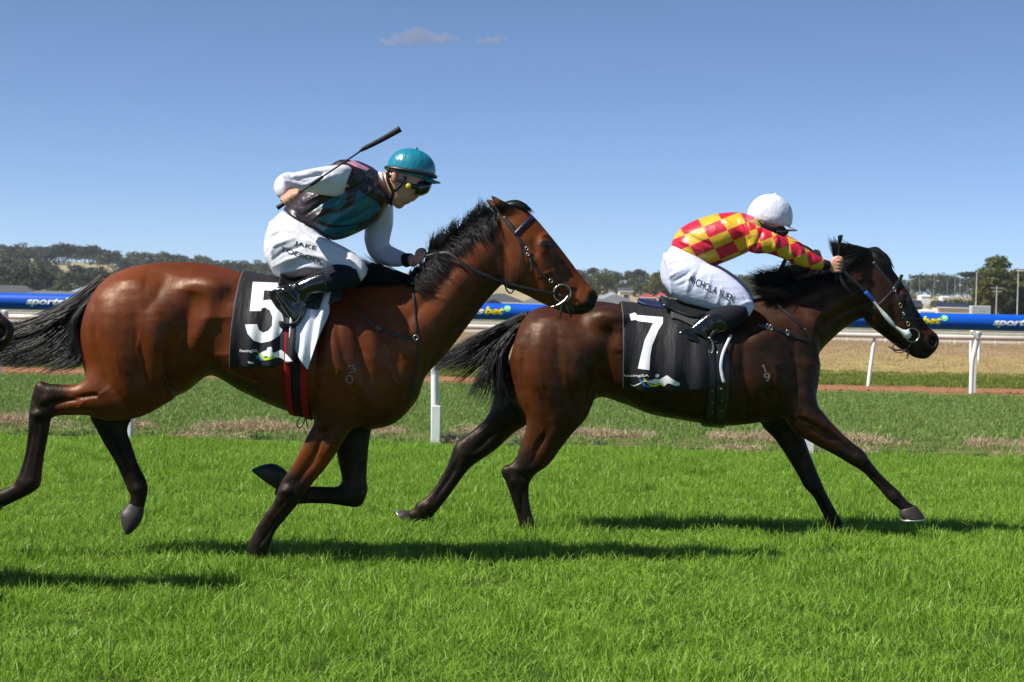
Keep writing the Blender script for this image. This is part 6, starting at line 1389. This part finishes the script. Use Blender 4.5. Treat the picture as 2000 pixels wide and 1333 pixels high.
v_, f_ = tube_pts([P7(1640, 535, -.14), P7(1646, 552, -.145), P7(1655, 566, -.14), P7(1662, 572, -.12)], np.array([7, 7, 6, 5]) / 2 / 333, 10, 5, True, ((0, 1, 0), .35)); obj('rein_loop', v_, f_, b7, M_STRAPB)
v_, f_ = tube_pts([P7(1523, 533, .12), P7(1534, 508, .14), P7(1548, 490, .15), P7(1566, 481, .15), P7(1582, 488, .14), P7(1592, 500, .12)], np.array([9, 8, 6, 6, 6, 6]) / 2 / 333, 10, 5, True, ((0, 1, 0), .35)); obj('rein_loop', v_, f_, b7, M_STRAPB)
v_, f_ = tube_pts([U(1782, 668, yb), U(1772, 682, yb), U(1760, 689, yb), U(1748, 687, yb + .02), U(1744, 676, yb + .03), U(1752, 672, yb + .03), U(1760, 676, yb + .03)], .0035, 8, 5); obj('lip_strap', v_, f_, b7, M_STRAPB)
v_, f_ = tube_pts([U(1735, 677, yb + .03), U(1750, 684, yb + .02), U(1772, 683, yb + .01)], [.003, .005, .005], 8, 5); obj('strap_end', v_, f_, b7, M_STRAPB)
v_, f_ = tube_pts([U(1773, 682, yb), U(1774, 690, yb), U(1771, 701, yb)], [.005, .006, .003], 8, 3); obj('strap_end', v_, f_, b7, M_STRAPB)
bp7 = empty('breastplate', tuple(U(1540, 640, CYF)), 'black breastplate straps across the shoulder of the dark brown horse', 'harness')
B7('strap', [(1492, 566), (1512, 588), (1540, 615), (1574, 644)], [5, 6, 6, 4], M_STRAPB, .006, bp7); wb = B7('strap', [(1478, 635), (1510, 643), (1545, 655), (1582, 668)], [8, 10, 10, 9], M_STRAPB, .006, bp7); B7('strap', [(1572, 642), (1580, 655), (1583, 670)], 5, M_STRAPB, .006, bp7)
for (x, y) in ((1499, 638), (1506, 640), (1538, 650)):
    h = hit(bvhF, x, y, CYF, .014); ringobj('buckle', h, .015, .0028, wb, M_STEEL, sx=.5)
# brands and names
bl = None
poly_print('brand_mark', [[(1490, 713), (1492, 712), (1497, 727), (1494.6, 728)], [(1487, 716), (1490, 713), (1491, 715), (1488, 718)]], bvhF, CYF, bodyF, M_BRAND, .002); text_print('brand_mark', '9', ((1493, 746), (1506, 744)), 16, bvhF, CYF, bodyF, M_BRAND, .01, off=.002)
text_print('brand_mark', '0', ((678, 752), (693, 746)), 17, bvhR, CYR, bodyR, M_BRAND, -.004, off=.002); text_print('brand_mark', '3', ((683, 730), (697, 725)), 15, bvhR, CYR, bodyR, M_BRAND, -.004, off=.002)
bb5 = bvh_of(bv5, bq5); bb7 = bvh_of(bv7, bq7)
text_print('lettering', 'JAKE', ((574, 478), (617, 489)), 8, bb5, CYR, j5, M_INK, .015, off=.0025, space=1.0)
text_print('lettering', 'TOEROEK', ((547, 490), (630, 517)), 9, bb5, CYR, j5, M_INK, .015, off=.0025)
text_print('lettering', 'NICHOLA YUEN', ((1345, 552), (1432, 592), -1), 14, bb7, CYF, j7, M_INK, .002, off=.0025, up=(.30, -.95))
# ================================================================== third horse, cut by the left edge: only its nose is in view
dxT = float(U(27, 668, CYT)[0] - U(1834, 668, CYF)[0]); dyT = CYT - CYF
hT = horseF.copy(); COL.objects.link(hT); hT.location = (horseF.location[0] + dxT, CYT, 0)
hT['label'] = 'black nose of a third racehorse entering at the left edge'
for ch in list(horseF.children):
    if ch.name.split('.')[0] in ('brand_mark',): continue
    c = ch.copy(); COL.objects.link(c); c.parent = hT; c.matrix_parent_inverse = ch.matrix_parent_inverse.copy()
    for g in ch.children:
        if g.name.split('.')[0] in ('brand_mark',): continue
        k = g.copy(); COL.objects.link(k); k.parent = c; k.matrix_parent_inverse = g.matrix_parent_inverse.copy()
# ================================================================== grass
def grass_mat(name, a, b, tip, tr=.42, patch=None):
    m, nt, bs = mat(name)
    geo = nt.nodes.new('ShaderNodeNewGeometry'); oi = nt.nodes.new('ShaderNodeObjectInfo')
    n = noise_tex(nt, .9, 4, vec=geo.outputs['Position']); n2 = noise_tex(nt, 14, 2, vec=geo.outputs['Position'])
    c = mixc(nt, ramp(nt, n.outputs['Fac'], [(.36, (0, 0, 0)), (.64, (1, 1, 1))]).outputs[0], a, b)
    c = mixc(nt, mathn(nt, 'MULTIPLY', oi.outputs['Random'], .5), c, tip)
    c = mixc(nt, mathn(nt, 'MULTIPLY', attr(nt, 'bl'), .55), c, tip)
    if patch: c = mixc(nt, mathn(nt, 'MULTIPLY', ramp(nt, n2.outputs['Fac'], [(.62, (0, 0, 0)), (.72, (1, 1, 1))]).outputs[0], .4), c, patch)
    nt.links.new(c, bs.inputs['Base Color']); bs.inputs['Roughness'].default_value = .45; bs.inputs['Specular IOR Level'].default_value = .3
    t = nt.nodes.new('ShaderNodeBsdfTranslucent'); nt.links.new(c, t.inputs[0]); mx = nt.nodes.new('ShaderNodeMixShader'); mx.inputs[0].default_value = tr
    nt.links.new(bs.outputs[0], mx.inputs[1]); nt.links.new(t.outputs[0], mx.inputs[2]); nt.links.new(mx.outputs[0], nt.nodes['Material Output'].inputs[0])
    return m
def tuft(n, rad, h0, h1, wd, lean, seed):
    rg = np.random.default_rng(seed); V = []; F = []; BL = []; o = 0
    for i in range(n):
        a = rg.random() * 6.28; q = rad * math.sqrt(rg.random()); b = np.array([math.cos(a) * q, math.sin(a) * q, -.01])
        h = rg.uniform(h0, h1); la = rg.random() * 6.28; ln = lean * rg.random() * h; dr = np.array([math.cos(la), math.sin(la), 0]); sd = np.array([-dr[1], dr[0], 0])
        ta = rg.random() * 6.28; sd = np.array([math.cos(ta), math.sin(ta), 0]); w_ = wd * rg.uniform(.6, 1.3); bl = rg.random()
        for t, ww in ((0, .8), (.45, 1.0), (.8, .7)):
            p = b + dr * ln * t ** 1.8 + np.array([0, 0, h * (t - .18 * ln / h * t * t)])
            V += [p - sd * w_ * ww / 2, p + sd * w_ * ww / 2]; BL += [bl * (.3 + .7 * t)] * 2
        V.append(b + dr * ln * 1.05 + np.array([0, 0, h * (1 - .2 * ln / h)])); BL.append(bl)
        F += [(o, o + 1, o + 3, o + 2), (o + 2, o + 3, o + 5, o + 4), (o + 4, o + 5, o + 6)]; o += 7
    me = mesh('tuft', V, F); set_attr(me, 'bl', BL); return me
def scatter(name, pts, rot, scl, tufts, mt, label):
    col = bpy.data.collections.new(name + '_tufts')
    for i, me in enumerate(tufts):
        me.materials.append(mt); o = bpy.data.objects.new('tuft', me); col.objects.link(o)
    me = bpy.data.meshes.new(name); me.vertices.add(len(pts)); me.vertices.foreach_set('co', np.asarray(pts, np.float32).ravel())
    a = me.attributes.new('rot', 'FLOAT_VECTOR', 'POINT'); a.data.foreach_set('vector', np.asarray(rot, np.float32).ravel())
    a = me.attributes.new('scl', 'FLOAT_VECTOR', 'POINT'); a.data.foreach_set('vector', np.asarray(scl, np.float32).ravel())
    o = bpy.data.objects.new(name, me); COL.objects.link(o); me.materials.append(mt)
    ng = bpy.data.node_groups.new(name, 'GeometryNodeTree')
    ng.interface.new_socket('Geometry', in_out='INPUT', socket_type='NodeSocketGeometry'); ng.interface.new_socket('Geometry', in_out='OUTPUT', socket_type='NodeSocketGeometry')
    gi = ng.nodes.new('NodeGroupInput'); go = ng.nodes.new('NodeGroupOutput'); ip = ng.nodes.new('GeometryNodeInstanceOnPoints'); ci = ng.nodes.new('GeometryNodeCollectionInfo')
    ci.inputs['Collection'].default_value = col; ci.inputs['Separate Children'].default_value = True; ci.inputs['Reset Children'].default_value = True
    m2p = ng.nodes.new('GeometryNodeMeshToPoints')
    ng.links.new(gi.outputs[0], m2p.inputs[0]); ng.links.new(m2p.outputs[0], ip.inputs['Points']); ng.links.new(ci.outputs[0], ip.inputs['Instance']); ip.inputs['Pick Instance'].default_value = True
    for nm, so, typ in (('rot', 'Rotation', 'FLOAT_VECTOR'), ('scl', 'Scale', 'FLOAT_VECTOR')):
        na = ng.nodes.new('GeometryNodeInputNamedAttribute'); na.data_type = typ; na.inputs[0].default_value = nm; ng.links.new(na.outputs[0], ip.inputs[so])
    ng.links.new(ip.outputs[0], go.inputs[0])
    o.modifiers.new('scatter', 'NODES').node_group = ng
    return tag(o, label, 'grass', kind='stuff')
def field(y0, y1, dens, smin, smax, seed, dfun=None, zs=(.8, 1.2)):
    rg = np.random.default_rng(seed)
    hw = lambda y: .335 * y + .6
    n = int(dens * (.335 * (y1 ** 2 - y0 ** 2) + 1.2 * (y1 - y0)))
    y = np.sqrt(rg.uniform(y0 ** 2, y1 ** 2, n)); x = rg.uniform(-1, 1, n) * hw(y)
    if dfun is not None:
        k = rg.random(n) < dfun(x, y); x, y = x[k], y[k]
    n = len(x); rot = np.zeros((n, 3)); rot[:, 2] = rg.random(n) * 6.28; rot[:, :2] = rg.normal(size=(n, 2)) * .10
    s = rg.uniform(smin, smax, (n, 1)); s = np.hstack([s, s, s * rg.uniform(zs[0], zs[1], (n, 1))])
    return np.stack([x, y, np.zeros(n)], 1), rot, s
M_GR1 = grass_mat('lush_grass_blades', (.135, .290, .016), (.195, .365, .026), (.32, .47, .075)); M_GR2 = grass_mat('mown_grass_blades', (.12, .225, .034), (.165, .27, .05), (.26, .33, .10), .3, (.27, .25, .10))
M_GR3 = grass_mat('verge_grass_blades', (.11, .18, .02), (.17, .23, .03), (.25, .26, .06)); M_GR4 = grass_mat('dry_grass_stalks', (.41, .295, .15), (.33, .23, .12), (.50, .39, .22), .25); M_STRAW = grass_mat('straw_clippings', (.42, .32, .19), (.34, .26, .15), (.52, .43, .29), .2)
T1 = [tuft(52, .085, .028, .070, .0040, 1.15, 40 + i) for i in range(7)]; T2 = [tuft(44, .12, .025, .065, .005, 1.1, 60 + i) for i in range(5)]; T3 = [tuft(40, .16, .03, .08, .008, 1.0, 70 + i) for i in range(4)]; T4 = [tuft(40, .26, .015, .055, .009, 2.0, 80 + i) for i in range(4)]
p1 = field(5.4, 15.7, 175, .75, 1.35, 1, None, (.7, 1.25))
_x, _y = p1[0][:, 0], p1[0][:, 1]
_h = 1 + .28 * np.sin(_x * 3.1 + 2 * np.sin(_y * 1.7)) * np.sin(_y * 2.3 + 1.5 * np.sin(_x * 1.3)) + .22 * np.sin(_x * 9.0 + _y * 4) * np.sin(_y * 7.5 - _x * 3)
p1[2][:, 2] *= _h
_t = np.random.default_rng(77).random(len(_x)) < .05; p1[2][_t, 2] *= 1.55
scatter('lush_turf', *p1, T1, M_GR1, 'bright green lush turf under the horses')
p2 = field(15.5, 27.4, 75, .8, 1.3, 2, lambda x, y: np.where(y < 17.6, .28, 1.0)); scatter('mown_turf', *p2, T2, M_GR2, 'darker green mown turf between the rails')
p3 = field(30.4, 37, 36, .8, 1.3, 3, lambda x, y: np.clip((37.5 - y) / 4, 0.1, 1)); scatter('verge_grass', *p3, T3, M_GR3, 'green grass verge beyond the dirt strip')
p4 = field(35, 74, 6, .6, 1.5, 4); scatter('dry_grass', *p4, T4, M_GR4, 'dry tan grass of the paddock beyond the rails')
# windrows of dry clippings
rgS = np.random.default_rng(5)
def windrow(y0, seed, hmax, width, cover, label, n):
    rg = np.random.default_rng(seed); P = []
    f = lambda x: np.clip(.5 + .5 * np.sin(x * 2.3 + seed) + .35 * np.sin(x * 5.1 + 2 * seed) + .25 * np.sin(x * 9.7) - (1 - cover), 0, 1)
    x = rg.uniform(-6.6, 6.6, n); a = f(x); k = rg.random(n) < a; x = x[k]; a = a[k]
    yy = y0 + rg.normal(size=len(x)) * width + .12 * np.sin(x * .9 + seed) - .045 * x * 0; q = np.exp(-((yy - y0 - .12 * np.sin(x * .9 + seed)) / width) ** 2 * .5)
    z = hmax * a * q * rg.random(len(x)) ** .5
    rot = np.stack([rg.normal(size=len(x)) * .9, rg.normal(size=len(x)) * .9, rg.random(len(x)) * 6.28], 1); s = rg.uniform(.6, 1.2, (len(x), 1)) * np.ones((1, 3))
    scatter('dry_clippings', np.stack([x, yy, z], 1), rot, s, [tuft(26, .07, .03, .08, .005, 1.6, 90 + seed * 5 + i) for i in range(3)], M_STRAW, label)
windrow(17.2, 1, .050, .12, .82, 'windrow of dry straw clippings between the turf strips', 6500)
windrow(15.95, 2, .035, .05, .40, 'thin line of dry clippings at the foot of the near posts', 4200)
# dirt strip: loose clods
V = []; F = []; o = 0
rg = np.random.default_rng(8)
for i in range(1500):
    y = rg.uniform(27.5, 30.2); x = rg.uniform(-1, 1) * (.33 * y); s = rg.uniform(.006, .02)
    v, f = ellipsoid((x, y, s * .3), (s * rg.uniform(.7, 1.4), s, s * .6), 6, 4)
    v = v + rg.normal(size=v.shape) * s * .12; V.append(v); F += [tuple(k + o for k in q) for q in f]; o += len(v)
tag(obj('soil_clods', np.vstack(V), F, None, plain('red_soil', (.30, .155, .08), .95, var=.25, nscale=8), False), 'loose red brown clods on the dirt strip', 'soil', kind='stuff')
# ================================================================== haze
zlo = -6.0
v_, f_ = boxv((0, 1250, 40), (4200, 3000, 92))
hm, hnt, hbs = mat('thin_summer_haze'); hnt.nodes.remove(hbs)
pv = hnt.nodes.new('ShaderNodeVolumePrincipled'); pv.inputs['Color'].default_value = (.80, .88, 1.0, 1); pv.inputs['Density'].default_value = .00013; pv.inputs['Anisotropy'].default_value = 0.1
hnt.links.new(pv.outputs[0], hnt.nodes['Material Output'].inputs['Volume'])
tag(obj('haze', v_, f_, None, hm, False), 'thin bluish haze in the air over the paddocks', 'haze', kind='stuff')
